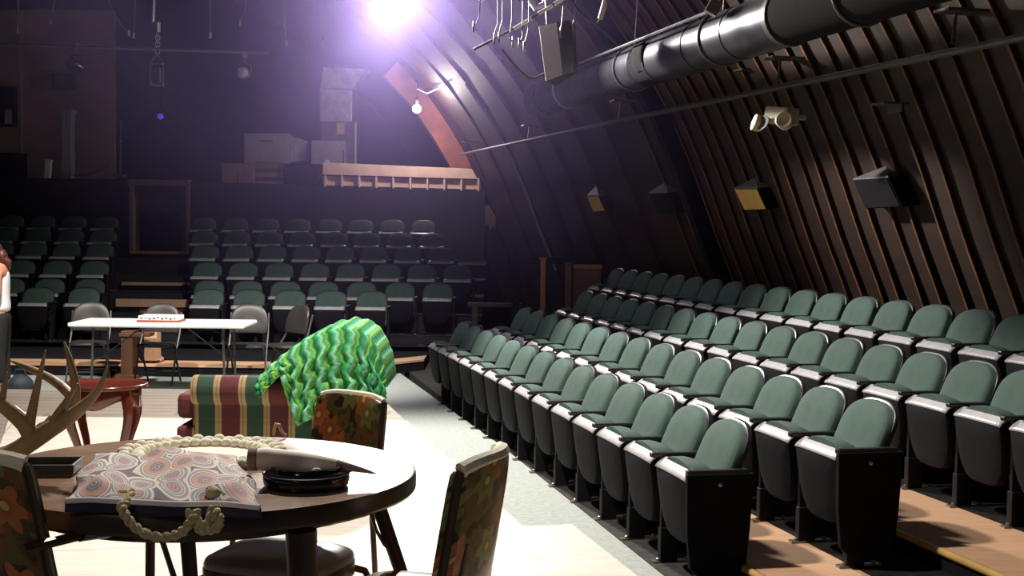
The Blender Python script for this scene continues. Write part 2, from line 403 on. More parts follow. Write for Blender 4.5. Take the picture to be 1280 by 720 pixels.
for i, (v, z, u1, ul) in enumerate(((2.83, .12, 15, 'second'), (3.785, .235, 16.2, 'third'), (4.84, .467, 17.3, 'top'))):
    m = MB(); m.tube([UV(U_N, v, z-.018), UV(u1, v, z-.018)], .022, 10)
    struct(m.build('trim_%d' % (i+1), M['nosing']), 'varnished wood nosing along the %s seat riser' % ul, 'trim')
    m = MB(); m.hexa([UV(U_N, v-.004, 0), UV(u1, v-.004, 0), UV(u1, v+.03, 0), UV(U_N, v+.03, 0)], [UV(U_N, v-.004, z-.03), UV(u1, v-.004, z-.03), UV(u1, v+.03, z-.03), UV(U_N, v+.03, z-.03)])
    struct(m.build('trim_riser', M['blackpaint'], smooth=False), 'black riser board of the %s seat level' % ul, 'trim')
# far seating bank floors (facing the camera)
YS = onz(300, 472, 0).y
BR = [(19.33, .13), (20.15, .22), (21.05, .46), (22.0, .71), (22.95, .93), (23.9, 1.15)]
BX0, BX1 = -14, -.45
XR = at(585, 455, YS).x
xs = onz(530, 463, 0)
m = MB(); m.slab([(BX0, YS), (at(440, 470, YS).x, YS), (xs.x, xs.y), (xs.x, 18.9), (BX0, 18.9)], 0, .13)
struct(m.build('floor_bank_step', M['blackpaint'], smooth=False), 'low black step in front of the far seating bank', 'floor')
m = MB(); m.slab([(BX0, YS-.015), (at(440, 470, YS).x, YS-.015), (xs.x, xs.y-.015), (xs.x, xs.y+.5), (at(440, 470, YS).x, YS+.5), (BX0, YS+.5)], .118, .142)
struct(m.build('trim_step_edge', M['ply'], smooth=False), 'pale wooden tread along the low front step', 'trim')
for i, (Y, z) in enumerate(BR):
    y0 = 18.25 if i == 0 else BR[i-1][0]+.12
    m = MB(); m.slab([(BX0, y0), (BX1, y0), (BX1, 25.3), (BX0, 25.3)], 0.001*i, z)
    struct(m.build('floor_bank', M['backwall'], smooth=False), 'dark floor level of far seating row %s' % ('one', 'two', 'three', 'four', 'five', 'six')[i], 'floor')
# centre aisle stairs
def stair(px0, px1, py, Y, z, depth, m_=M['ply'], lab='', th=.05):
    a, b = at(px0, py, Y).x, at(px1, py, Y).x
    m = MB(); m.slab([(a, Y), (b, Y), (b, Y+depth), (a, Y+depth)], .0, z-.035)
    struct(m.build('floor_aisle_step', M['blackpaint'], smooth=False), 'black aisle step %s' % lab, 'floor')
    m = MB(); m.slab([(a, Y-.02), (b, Y-.02), (b, Y+.06), (a, Y+.06)], z-th, z)
    struct(m.build('trim_aisle_nosing', m_, smooth=False, bevel=.006), 'worn wood nosing of the aisle step %s' % lab, 'trim')
def zat(px, py, Y): return at(px, py, Y).z
stair(145, 236, 376, 20.5, zat(190, 374, 20.5), 1.4, M['ply'], 'nearest the floor', .12)
stair(152, 236, 354, 22.0, zat(190, 353, 22.0), 1.4, M['ply'], 'second from the floor')
stair(158, 236, 333, 23.4, zat(190, 332, 23.4), 1.5, M['ply'], 'third from the floor')
stair(163, 236, 315, 24.7, zat(190, 314, 24.7), .6, M['nosing'], 'below the doorway')
# a small orange-brown block step at the foot of the aisle
a, b = at(175, 388, 19.6), at(226, 388, 19.6)
tb = thing('wooden_step', 'small orange-brown wooden step block at the foot of the far aisle stairs', 'step', ((a.x+b.x)/2, 19.75, .13))
MB().box((0, 0, (a.z-.13)-.02), (b.x-a.x, .36, .05)).build('tread', M['brownwood'], tb, False, .005)
for s in (-1, 1): MB().box((s*(b.x-a.x)*.42, 0, (a.z-.13-.045)/2), (.06, .3, a.z-.13-.045)).build('side', M['brownwood'], tb, False)

# ------------------------------------------------------------------ setting: hall shell
PROF = [(6.25, -.05), (6.18, .5), (5.90, 1.25), (5.66, 1.8), (5.42, 2.42), (5.10, 3.10), (4.78, 3.62), (4.36, 4.20), (3.75, 4.85), (3.0, 5.5), (2.1, 6.1), (1.0, 6.65), (0, 6.95), (-.8, 7.1)]
def prof_at(t):   # t: running index along the profile
    i = min(int(t), len(PROF)-2); w = t-i
    return (PROF[i][0]*(1-w)+PROF[i+1][0]*w, PROF[i][1]*(1-w)+PROF[i+1][1]*w)
def off(t, d):    # point offset d into the room
    a = prof_at(max(t-.3, 0)); b = prof_at(min(t+.3, len(PROF)-1)); p = prof_at(t)
    tx, tz = b[0]-a[0], b[1]-a[1]; l = math.hypot(tx, tz)
    return (p[0]-tz/l*d*1.0, p[1]+tx/l*d*1.0) if False else (p[0]-abs(tz)/l*d, p[1]-abs(tx)/l*d)
UA, UB = -2.5, 31.0
m = MB()
NP = len(PROF)
split = 9
def shell(i0, i1, name, lab, mirror=False):
    m = MB()
    def P(t, u, d):
        v, z = off(t, d)
        if mirror: v = -1.6-v
        return UV(u, v, z)
    vs = []; fs = []
    ts = [i0+(i1-i0)*k/24 for k in range(25)]
    us = [UA, 31.0]
    for d in (0, -.12):
        for u in us:
            for t in ts: vs.append(P(t, u, d))
    n = len(ts)
    for k in range(n-1):
        fs.append((k, k+1, n+k+1, n+k)); fs.append((2*n+k, 2*n+k+1, 3*n+k+1, 3*n+k))
    for base in (0, n):
        for k in range(n-1): fs.append((base+k, base+k+1, 2*n+base+k+1, 2*n+base+k))
    for k in (0, n-1): fs.append((k, n+k, 3*n+k, 2*n+k))
    m.add(vs, fs)
    return struct(m.build(name, M['wallboard'], smooth=True, auto=60), lab, 'wall' if 'wall' in name else 'ceiling')
shell(0, 7, 'wall_right', 'slanting dark board wall behind the right-hand seats')
shell(7, NP-1, 'ceiling', 'dark arched board ceiling')
shell(7, NP-1, 'ceiling', 'dark arched board ceiling, far half', True)
shell(0, 7, 'wall_left', 'slanting dark board wall out on the left', True)
# ribs: each one timber rising along the wall and bending into the roof
def ribmesh(u, w, d, t0, t1, n=16):
    m = MB(); vs = []; fs = []
    for k in range(n+1):
        t = t0+(t1-t0)*k/n
        for dd in (-.03, d):
            v, z = off(t, dd)
            for s in (-1, 1): vs.append(UV(u+s*w/2, v, z))
    for k in range(n):
        a = k*4; b = a+4
        fs += [(a, a+1, b+1, b), (a+2, b+2, b+3, a+3), (a, b, b+2, a+2), (a+1, a+3, b+3, b+1)]
    fs += [(0, 2, 3, 1), (4*n, 4*n+1, 4*n+3, 4*n+2)]
    return m.add(vs, fs)
ti = 4
u = 5.1
while u < 24.4:
    for du, w, d, mm in ((0, .036, .034, 'rib'), (.30, .030, .028, 'rib')):
        uc = u+du
        if uc > 15.2 and (du > 0 or int(uc*1.53) % 2): continue
        ed = random.uniform(.5, 1)
        o = ribmesh(uc, w, d, .75, 12.6).build('trim_%d' % ti, M['rib'], smooth=False)
        struct(o, 'dark timber rib on the slanting right wall, one of the long row', 'trim'); ti += 1
        if uc > 15.2: continue
        v0 = MB(); vs = []; fs = []
        t0, t1 = random.uniform(.8, 1.1), random.uniform(5.6, 12)
        n = 14
        for k in range(n+1):
            t = t0+(t1-t0)*k/n
            for dd in (d-.004, d+.006):
                v, z = off(t, dd)
                for s in (-1, 1): vs.append(UV(uc+s*w*.36, v, z))
        for k in range(n):
            a_ = k*4; b_ = a_+4
            fs += [(a_, a_+1, b_+1, b_), (a_+2, b_+2, b_+3, a_+3), (a_, b_, b_+2, a_+2), (a_+1, a_+3, b_+3, b_+1)]
        fs += [(0, 2, 3, 1), (4*n, 4*n+1, 4*n+3, 4*n+2)]
        v0.add(vs, fs).build('lit_edge', M['ribedge'], o, smooth=False)  # orange strip paints the lamplit edge of the rib
    u += .655
# wide black rib with conduit near the third wall box, pale conduit further on, reddish end arch
struct(ribmesh(14.05, .16, .19, .75, 12).build('trim_%d' % ti, M['blackpaint'], smooth=False), 'wide black rib on the slanting wall', 'trim'); ti += 1
struct(ribmesh(24.95, .18, .30, .9, 4.9, 14).build('trim_%d' % ti, M['brownwood'], smooth=False), 'lower part of the end arch timber in a darker brown for less light', 'trim'); ti += 1  # darker wood than above paints the part the lamp leaves dim
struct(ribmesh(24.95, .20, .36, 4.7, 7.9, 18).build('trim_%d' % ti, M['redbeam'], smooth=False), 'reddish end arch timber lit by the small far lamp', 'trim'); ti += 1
m = MB()
m.tube([UV(21.04, *[x for x in off(t, .14)]) for t in [1.9+.25*k for k in range(21)]], .022, 8)
tag(m.build('wall_conduit', M['greysheet']), 'pale conduit running up the far part of the slanting wall', 'conduit')
# end walls
m = MB(); m.hexa([UV(30.6, -9, -.1), UV(30.6, 6.6, -.1), UV(30.8, 6.6, -.1), UV(30.8, -9, -.1)], [UV(30.6, -9, 7.4), UV(30.6, 6.6, 7.4), UV(30.8, 6.6, 7.4), UV(30.8, -9, 7.4)])
struct(m.build('wall_end', M['backwall'], smooth=False), 'dark end wall of the hall high behind the loft', 'wall')

q = [at(x, y, 24.4) for x, y in ((606, 258), (611, 255), (620, 272), (619, 288), (616, 281), (613, 290), (610, 279), (607, 283))]
m = MB(); n = len(q); m.add(q+[p+Vector((0, .05, 0)) for p in q], [tuple(range(n)), tuple(range(n, 2*n))[::-1]]+[(i, (i+1) % n, n+(i+1) % n, n+i) for i in range(n)])
tag(m.build('torn_strip', M['cardboard'], smooth=False), 'pale torn strip hanging at the end of the wall behind the far seats', 'strip')

# dark wall behind the far seats, with the doorway
YW = 25.0
def wpt(px, py, Y=YW): return at(px, py, Y)
def wallseg(p0, p1, name, lab, ybot=None, Y=YW, th=.15, mt='backwall'):
    (x0, y0), (x1, y1) = p0, p1
    A, B = wpt(x0, y0, Y), wpt(x1, y1, Y)
    za = 0 if ybot is None else wpt(x0, ybot, Y).z
    m = MB(); m.hexa([(A.x, Y, za), (B.x, Y, za), (B.x, Y+th, za), (A.x, Y+th, za)], [(A.x, Y, A.z), (B.x, Y, B.z), (B.x, Y+th, B.z), (A.x, Y+th, A.z)])
    return struct(m.build(name, M[mt], smooth=False), lab, 'wall')
wallseg((-160, 220), (160, 224), 'wall_back', 'dark wall behind the far seats, part beside the left rows')
wallseg((238, 227), (606, 237), 'wall_back', 'dark wall behind the far seats, part beyond the door')
wallseg((160, 225), (238, 227), 'wall_back', 'dim timber header over the far doorway', 232, mt='tanwall')
# doorway: frame, recessed brown panel, black opening
d1 = thing('door_1', 'dim brown timber doorway at the top of the far aisle stairs', 'door', (wpt(199, 315).x, YW, wpt(199, 315).z))
d1['kind'] = 'structure'
L = lpt(d1)
def rect(px0, py0, px1, py1, Y, th, nm, mt, par, Lf, bev=.004):
    A = Lf(at(px0, py1, Y)); B = Lf(at(px1, py0, Y))
    return MB().box(((A.x+B.x)/2, (A.y+B.y)/2+th/2, (A.z+B.z)/2), (abs(B.x-A.x), th, abs(B.z-A.z))).build(nm, M[mt], par, False, bev)
rect(161, 226, 166, 315, YW-.03, .2, 'jamb', 'cardboard', d1, L)
rect(232, 227, 237, 315, YW-.03, .2, 'jamb', 'cardboard', d1, L)
rect(161, 225, 237, 231, YW-.03, .2, 'lintel', 'cardboard', d1, L)
rect(163, 230, 235, 318, YW+.6, .06, 'inner_panel', 'brownwood', d1, L)
rect(174, 266, 226, 316, YW+.5, .08, 'dark_opening', 'blackpaint', d1, L)
rect(166, 232, 174, 316, YW+.45, .05, 'inner_jamb', 'tanwall', d1, L)
rect(226, 232, 231, 316, YW+.45, .05, 'inner_jamb', 'tanwall', d1, L)
# loft deck behind the wall top
zl = wpt(300, 229).z-.06
m = MB(); m.slab([(BX0, YW+.16), (0.1, YW+.16), (0.1, 30), (BX0, 30)], zl-.1, zl)
struct(m.build('floor_loft', M['backwall'], smooth=False), 'dark loft deck above the far seats', 'floor')
A, B = at(20, 60, 26.6), at(142, 222, 26.6)
m = MB(); m.box(((A.x+B.x)/2, 26.7, (A.z+B.z)/2+.3), (B.x-A.x, .12, A.z-B.z+.9))
struct(m.build('wall_loft', M['tanwall'], smooth=False), 'dim tan partition standing on the loft', 'wall')
A, B = at(-60, 60, 26.4), at(24, 222, 26.4)
m = MB(); m.box(((A.x+B.x)/2, 26.6, (A.z+B.z)/2+.3), (B.x-A.x, .2, A.z-B.z+.9))
struct(m.build('wall_loft', M['tanwall'], smooth=False), 'dim tan partition at the far left of the loft', 'wall')

# ------------------------------------------------------------------ theatre seats
def tomb(w, z0, z1, arch, nb=2, na=18, waist=1.0):
    # rounded-bottom, arched-top outline (x, z), counter-clockwise from the bottom left
    pts = []
    hb = w/2*waist
    for k in range(5):
        a = math.pi+math.pi/2*k/4; pts.append((-hb+.04+.04*math.cos(a), z0+.04+.04*math.sin(a)))
    for k in range(5):
        a = -math.pi/2+math.pi/2*k/4; pts.append((hb-.04+.04*math.cos(a), z0+.04+.04*math.sin(a)))
    zs = z1-arch
    for k in range(na+1):
        a = math.pi*k/na
        cx, sx = math.cos(a), math.sin(a); e = .78
        pts.append((w/2*math.copysign(abs(cx)**.70, cx), zs+arch*abs(sx)**e))
    return pts
def tilt(p): return Vector((p.x, p.y+(.83-p.z)*.42, p.z))
def pantilt(p): return Vector((p.x, p.y-(.58-p.z)*.13, p.z))
def make_seat(label, group):
    t = thing('theatre_seat', label, 'theatre seat', group=group)
    MB().pad(tomb(.486, .40, .826, .165), .006, .045, .022, tilt).build('backrest', M['green'], t, auto=55)
    MB().pad(tomb(.492, .30, .836, .17), -.012, .026, .002, tilt).build('back_shell', M['shell'], t, auto=35)
    po = []
    for (x, z) in ((-.16, .215), (-.10, .195), (0, .19), (.10, .195), (.16, .215), (.205, .28), (.228, .36), (.235, .50), (.232, .56), (0, .562), (-.232, .56), (-.235, .50), (-.228, .36), (-.205, .28)): po.append((x, z))
    pn = MB().pad(po, .335, .05, .016, pantilt).build('seat_pan', M['pan'], t, auto=35)
    lp = MB(); n = 10
    for_pts = [(-.222+.444*k/n) for k in range(n+1)]
    lp.grid(lambda a, b: Vector(((a-.5)*.468, .392-.072*b-.010*(1-b)**3, .552+.050*b**.75-.004*(2*a-1)**4)), 10, 6)
    lp.build('seat_edge', M['lip'], pn, solid=.010)
    co = [(-.17, .26), (-.08, .235), (.08, .235), (.17, .26), (.205, .40), (.222, .53), (.205, .590), (.12, .622), (0, .632), (-.12, .622), (-.205, .590), (-.222, .53), (-.205, .40)]
    MB().pad([(x, z) for x, z in co], -.335, .095, .075, lambda p: pantilt(Vector((p.x, -p.y, p.z)))).build('seat_cushion', M['green'], t, auto=60)
    # standard on the near side: arm, side panel, post, foot plate
    x = -.2755
    MB().box((x, .225, .605), (.050, .34, .028)).build('armrest', M['shell'], t, False, .008)
    sd = MB(); sd.hexa([(x-.014, .17, .12), (x+.014, .17, .12), (x+.014, .33, .12), (x-.014, .33, .12)], [(x-.014, .10, .592), (x+.014, .10, .592), (x+.014, .33, .592), (x-.014, .33, .592)])
    sd.build('side_standard', M['iron'], t, False, .004)
    MB().box((x, .285, .10), (.05, .10, .20)).build('leg', M['iron'], t, False, .004)
    fp = MB(); fp.box((x, .255, .006), (.05, .24, .012)); fp.lathe([(.012, 0), (.012, .012), (.004, .016)], 8, (x, .34, .012)); fp.lathe([(.012, 0), (.012, .012), (.004, .016)], 8, (x, .17, .012))
    fp.build('foot_plate', M['bolt'], t, False)
    MB().tube([(x+.01, .20, .30), (.0, .22, .27), (.235, .20, .30)], .012, 8).build('hinge_bar', M['iron'], t)
    return t
def end_panel(t, side=-1):
    x = side*.292
    o = [(.07, .10), (.10, .075), (.34, .075), (.375, .11), (.395, .30), (.40, .60), (.03, .60), (.05, .30)]
    m = MB(); n = len(o)
    m.add([(x-.018, y, z) for y, z in o]+[(x+.018, y, z) for y, z in o], [tuple(range(n)), tuple(range(n, 2*n))[::-1]]+[(i, (i+1) % n, n+(i+1) % n, n+i) for i in range(n)])
    m.build('end_panel', M['blackpaint'], t, False, .006)
    MB().lathe([(.012, 0), (.012, .004), (.003, .006)], 12, (x+side*.018, .22, .545), rot('Y', side*math.pi/2)).build('row_badge', M['bolt'], t)
ORD = ['first', 'second', 'third', 'fourth', 'fifth', 'sixth', 'seventh', 'eighth', 'ninth', 'tenth', 'eleventh', 'twelfth', 'thirteenth', 'fourteenth', 'fifteenth', 'sixteenth', 'seventeenth', 'eighteenth', 'nineteenth', 'twentieth']
RN = ['front', 'second', 'third', 'top']
RROWS = [(2.905, .828-.828, 6.61, 14, 0), (3.655, .949-.828, 6.44, 15, 0), (4.755, 1.063-.828, 7.20, 16, 2), (5.545, 1.295-.828, 8.45, 16, 2)]
proto = None
for ri, (v, z, u0, n, extra) in enumerate(RROWS):
    first = -extra
    for j in range(first, n):
        uc = u0+.19+.551*j
        cnt = j-first
        if cnt == 0 and extra == 0: lab = 'green folding theatre seat with black end panel, near end of %s row under slanting wall' % RN[ri]
        elif cnt == 0: lab = 'green theatre seat cut off at the right frame edge, %s row under slanting wall' % RN[ri]
        elif j == n-1: lab = 'green theatre seat at the far end of the %s row under slanting wall' % RN[ri]
        else: lab = 'green folding theatre seat, %s from near end, %s row under slanting wall' % (ORD[cnt], RN[ri])
        p = UV(uc, v, z)
        grp = 'seats of the %s row under the slanting wall' % RN[ri]
        if proto is None:
            proto = make_seat(lab, grp); proto.location = p; proto.rotation_euler = (0, 0, AX); t = proto
            plain = proto
        else:
            t = dup(plain, p, AX, lab); t['group'] = grp
        if cnt == 0 and not (ri == 0): end_panel(t)
        t.rotation_euler.z += random.uniform(-.012, .012)
end_panel(proto)
# far bank
dx = .551
def xs_from(px, Y, y=350): return at(px, y, Y).x
FAR = [  # per row: left-section start px list (from the aisle outwards) and right-section first px
    (107, 57, 4, 262, 51, 5), (114, 50, 5, 263, 47.5, 7), (120, 46, 5, 261, 44.5, 8), (127, 41.5, 5, 258, 42, 8), (131, 40.5, 5, 257, 40.5, 8), (134, 39, 5, 256, 39, 8)]
RN6 = ['front', 'second', 'third', 'fourth', 'fifth', 'back']
for ri, (lp0, ls, ln, rp0, rs, rn) in enumerate(FAR):
    Y, z = BR[ri]; S = .9
    for side in (0, 1):
        for j in range(ln if side == 0 else rn):
            pxx = lp0-ls*j if side == 0 else rp0+rs*j
            x = xs_from(pxx, Y)
            w = 'left' if side == 0 else 'right'
            lab = 'dim green seat facing the stage, far bank %s row, %s to %s of aisle stairs' % (RN6[ri], ORD[j], w)
            t = dup(plain, (x, Y, z), math.pi+random.uniform(-.012, .012), lab, S, skip=('end_panel', 'row_badge')); t['group'] = 'far bank seats, %s row' % RN6[ri]

# ------------------------------------------------------------------ wooden posts and panel at the far end of the wall seats
Yp = 18.2
for px0, px1, top, mt, lab in ((675, 682, 325, 'orangewood', 'orange-brown timber post standing beyond the front wall seats'), (706, 714, 331, 'brownwood', 'brown timber post beside the plain wood panel')):
    A, B = at(px0, 392, Yp), at(px1, top, Yp)
    m = MB(); m.box(((A.x+B.x)/2, Yp, B.z/2+.06), (B.x-A.x, .09, B.z-.12))
    m.box(((A.x+B.x)/2, Yp, .03), (B.x-A.x+.08, .17, .06)); m.box(((A.x+B.x)/2, Yp, B.z+.015), (B.x-A.x+.03, .12, .03))
    tag(m.build('timber_post', M[mt], smooth=False, bevel=.006), lab, 'post', 'timber posts')
A, B = at(716, 392, Yp), at(752, 331, Yp)
tp = thing('wood_panel', 'plain brown wood panel beyond the far end of the top wall seats', 'panel', ((A.x+B.x)/2, Yp+.05, 0))
MB().box((0, .02, B.z/2), (B.x-A.x, .04, B.z)).build('board', M['brownwood'], tp, False, .004)
MB().box((0, -.01, B.z-.03), (B.x-A.x+.02, .03, .06)).build('top_rail', M['orangewood'], tp, False, .004)
m = MB(); A, B = at(640, 325, 18.6), at(755, 325, 18.6)
m.box(((A.x+B.x)/2, 18.6, A.z), (B.x-A.x, .14, .10))
for x in (A.x+.06, B.x-.06): m.box((x, 18.6, A.z/2), (.10, .12, A.z))
tag(m.build('portal_frame', M['blackpaint'], smooth=False, bevel=.006), 'dark square timber portal behind the orange-brown post', 'frame')
m = MB(); A, B = at(585, 381, 19.5), at(652, 392, 19.5)
m.box(((A.x+B.x)/2, 19.6, A.z), (B.x-A.x, .2, .05))
for x in (A.x+.1, B.x-.1): m.box((x, 19.6, A.z/2), (.08, .15, A.z))
tag(m.build('bench', M['darkwood'], smooth=False), 'dark plain bench in the gloom between both seating banks', 'bench')

# ------------------------------------------------------------------ loft clutter
def loft_box(name, px0, py0, px1, py1, Y, dep, mt, lab, cat, extra=None):
    A, B = at(px0, py1, Y), at(px1, py0, Y)
    if zl is not None and name != 'wall_cabinet': A.z = zl
    t = thing(name, lab, cat, ((A.x+B.x)/2, Y+dep/2, A.z))
    w, h = B.x-A.x, B.z-A.z
    if extra != 'nobody': MB().box((0, 0, h/2), (w, dep, h)).build('body', M[mt], t, False, .01)
    return t, w, h
t, w, h = loft_box('cardboard_box', 277, 205, 318, 228, 25.3, .5, 'cardboard', 'brown cardboard box on the loft edge, left of the dark screen', 'box')
for s in (-1, 1): MB().box((s*w*.25, 0, h+.008), (w*.48, .5, .012)).build('flap', M['cardboard'], t, False)
MB().box((0, -.252, h*.4), (.02, .006, h*.5)).build('seam', M['darkwood'], t, False)
t, w, h = loft_box('wooden_crate', 319, 203, 355, 227, 25.35, .5, 'brownwood', 'dark wooden crate between the cardboard box and dark screen on the loft', 'crate')
for zz in (.15, .5, .85): MB().box((0, -.26, h*zz), (w, .03, h*.2)).build('slat', M['tanwall'], t, False)
t, w, h = loft_box('monitor', 356, 205, 401, 231, 25.25, .3, 'blackpaint', 'boxy dark screen at the end of the pale loft railing', 'monitor')
MB().box((0, -.155, h*.52), (w*.86, .012, h*.78)).build('screen', M['blackgloss'], t, False, .004)
t, w, h = loft_box('air_handler', 305, 167, 361, 204, 26.2, .8, 'greysheet', 'large grey metal air handler cabinet on the loft', 'air handler')
MB().box((0, -.405, h*.5), (w*.92, .012, h*.9)).build('access_panel', M['greysheet'], t, False, .004)
MB().box((0, -.415, h*.86), (w*.3, .01, .03)).build('handle', M['darksheet'], t, False)
Lf = lpt(t)
# tapering duct from the cabinet
q = [Lf(at(*p, 26.25)) for p in ((362, 203), (383, 201), (383, 176), (362, 169))]
q2 = [p+Vector((0, .6, 0)) for p in q]
MB().hexa([q[0], q[1], q2[1], q2[0]], [q[3], q[2], q2[2], q2[3]]).build('duct_collar', M['galv'], t, False, .01)
t, w, h = loft_box('control_cabinet', 389, 176, 432, 204, 26.0, .5, 'greysheet', 'small pale grey cabinet with white label beside the duct', 'cabinet')
MB().box((-.02, -.255, h*.55), (.09, .012, .09)).build('label_plate', M['paper'], t, False)
MB().box((w*.44, -.256, h*.5), (.02, .012, h*.6)).build('door_edge', M['darksheet'], t, False)
t, w, h = loft_box('vertical_duct', 401, 152, 443, 205, 26.55, .6, 'darksheet', 'square galvanised duct rising from the loft with a bent top', 'duct')
Lf = lpt(t)
A, B = Lf(at(400, 153, 26.6)), Lf(at(440, 112, 26.6))
du = MB(); du.box(((A.x+B.x)/2, 0, (A.z+B.z)/2), (B.x-A.x, .52, B.z-A.z)); du.build('riser_duct', M['galv'], t, False, .012)
cr_ = MB()
for s in (0, 1):
    p0 = Vector((A.x if s == 0 else B.x, -.262, A.z)); p1 = Vector((B.x if s == 0 else A.x, -.262, B.z))
    cr_.tube([p0, p1], .012, 6)
cr_.build('cross_crease', M['galv'], t)
q = [Lf(at(*p, 26.6)) for p in ((400, 111), (440, 111), (459, 86), (404, 84))]
q = [Vector((p.x, -.27, p.z)) for p in q]; q2 = [p+Vector((0, .54, 0)) for p in q]
MB().hexa([q[0], q[1], q2[1], q2[0]], [q[3], q[2], q2[2], q2[3]]).build('elbow', M['galv'], t, False, .012)
A, B = Lf(at(421, 168, 26.55)), Lf(at(431, 154, 26.55))
MB().box(((A.x+B.x)/2, -.31, (A.z+B.z)/2), (B.x-A.x, .02, B.z-A.z)).build('yellow_notice', M['amber'], t, False)
A, B = Lf(at(443, 205, 26.55)), Lf(at(445, 153, 26.55))
MB().box(((A.x+B.x)/2, -.2, (A.z+B.z)/2), (.035, .04, B.z-A.z)).build('white_pipe', M['white'], t, False)
# pale railing
rl_ = thing('loft_railing', 'pale pine railing with recessed panels along the loft edge', 'railing', wpt(403, 233)-Vector((0, .02, 0)))
Lr = lpt(rl_)
def quadbox(pts, Y, th, nm, mt):
    q = [Lr(at(x, y, Y)) for x, y in pts]; q2 = [p+Vector((0, th, 0)) for p in q]
    MB().hexa([q[0], q[1], q2[1], q2[0]], [q[3], q[2], q2[2], q2[3]]).build(nm, M[mt], rl_, False, .005)
quadbox([(403, 218), (597, 224), (590, 211), (404, 203)], YW-.06, .10, 'top_board', 'paleboard')
quadbox([(403, 233), (603, 238), (599, 222), (403, 217)], YW+.03, .05, 'back_panel', 'paleboard')
quadbox([(403, 219.5), (598, 225), (597, 223.2), (403, 217.5)], YW-.03, .06, 'shadow_rail', 'brownwood')
for i in range(10):
    x = 405+i*21.3; y = 217+i*.67
    quadbox([(x, y+16), (x+2.6, y+16), (x+2.6, y), (x, y)], YW-.045, .075, 'post', 'paleboard')
# left loft pieces
t, w, h = loft_box('tall_column', 77, 140, 89, 221, 25.5, .25, 'greysheet', 'tall narrow grey column standing on the left of the loft', 'column')
MB().box((0, 0, h+.02), (w*1.25, .3, .06)).build('cap', M['greysheet'], t, False, .008)
t, w, h = loft_box('short_post', 54, 201, 61, 221, 25.4, .1, 'white', 'short pale leaning post left of the tall grey column', 'post')
MB().box((0, 0, h+.01), (w*1.1, .11, .03)).build('cap', M['paper'], t, False)
t.rotation_euler = (0, .08, 0)
t, w, h = loft_box('dark_chest', -8, 193, 22, 219, 25.4, .5, 'blackpaint', 'black chest on the loft at the left frame edge', 'chest')
MB().box((0, 0, h+.015), (w*1.03, .52, .03)).build('lid', M['blackpaint'], t, False, .006)
t, w, h = loft_box('wall_cabinet', -20, 108, 18, 158, 26.2, .18, 'blackpaint', 'dark recessed wall cabinet high at the left frame edge', 'cabinet')
MB().box((w*.30, -.095, h*.25), (w*.22, .02, h*.35)).build('grey_item', M['greysheet'], t, False)
t = thing('thin_pole', 'thin dark pole standing on the loft left of the doorway', 'pole', at(150, 222, 25.5))
p0, p1 = at(150, 222, 25.5), at(151, 150, 25.5); Lf = lpt(t)
MB().tube([Lf(p0), Lf(p1)], .022, 8).build('shaft', M['darksheet'], t)
MB().ball(Lf(at(150, 177, 25.47)), .03).build('clip', M['bolt'], t)
MB().box((0, 0, .03), (.2, .2, .05)).build('base', M['darksheet'], t, False, .006)
tag(MB().tube([at(x, y, 25.35) for x, y in ((92, 219), (104, 219), (116, 217), (126, 213), (134, 207), (139, 201))], .018, 8).build('hose', M['cable']), 'pale hose curling up from the loft beside the tall grey column', 'hose')
A, B = at(68, 92, 26.5), at(95, 113, 26.5)
tag(MB().box(((A.x+B.x)/2, 26.5, (A.z+B.z)/2), (B.x-A.x, .08, A.z-B.z)).build('notice_board', M['greyhood'], smooth=False, bevel=.01), 'dim grey notice board on the loft partition', 'board')

# ------------------------------------------------------------------ duct, pipes and boxes on the right wall
def dpt(px, py): return onv(px, py, 4.0)
a_, b_ = dpt(690, 119), dpt(1000, 21)
ua, ub = 15.35, 5.3
za = 3.30
RD = .195
dt = thing('round_duct', 'long round silver-grey air duct along the slanting right wall', 'duct', UV(ua, 4.0, za), AX)
def seg(u0, u1, r=RD, rib=True):
    n = max(2, int(abs(u1-u0)/.055)); prof = []
    m = MB(); pts = []; rs = []
    for k in range(n+1):
        uq = u0+(u1-u0)*k/n; pts.append((uq-ua, 0, 0)); rs.append(r+(.0035 if (k % 2 and rib) else 0))
    m.tube(pts, rs, 28); return m
seg(15.35, 14.95).build('end_cap_section', M['duct'], dt, auto=80)
seg(14.99, 14.72, RD*.93, False).build('dark_collar', M['blackpaint'], dt)
seg(14.78, 11.55).build('far_section', M['duct'], dt, auto=80)
seg(11.57, 11.15, RD*.985, False).build('coupling', M['blackpaint'], dt)
seg(11.2, 8.62).build('middle_section', M['duct'], dt, auto=80)
seg(8.64, 8.58, RD*1.06, False).build('joint_ring', M['darksheet'], dt)
seg(8.6, 5.3, RD*1.0, False).build('near_section', M['blackpaint'], dt)
for uq in (11.12, 10.2, 9.4, 12.4, 13.4, 14.6): seg(uq, uq+.03, RD*1.035, False).build('joint_ring', M['duct'], dt)
# dark register opening on the room side
g = MB()
for a0_, a1_ in ((-.75, .55),):
    g.grid(lambda a, b: Vector((11.24-ua+.28*(a-.5)*1.0, (RD*1.045)*math.cos(a0_+(a1_-a0_)*b), (RD*1.045)*math.sin(a0_+(a1_-a0_)*b)*1.0+.03)), 4, 10)
g.build('register', M['blackpaint'], dt, solid=.012)
# hangers for the duct
for uq in (14.0, 11.9, 9.8, 7.6):
    hb = MB(); hb.tube([(uq-ua, -RD*1.04*math.cos(a)*-1, RD*1.04*math.sin(a)) for a in [math.pi*2*k/24 for k in range(24)]], .012, 6, True)
    hb.tube([(uq-ua, -.0, RD), (uq-ua, -.05, 1.2)], .008, 6)
    hb.build('hanger_strap', M['darksheet'], dt)
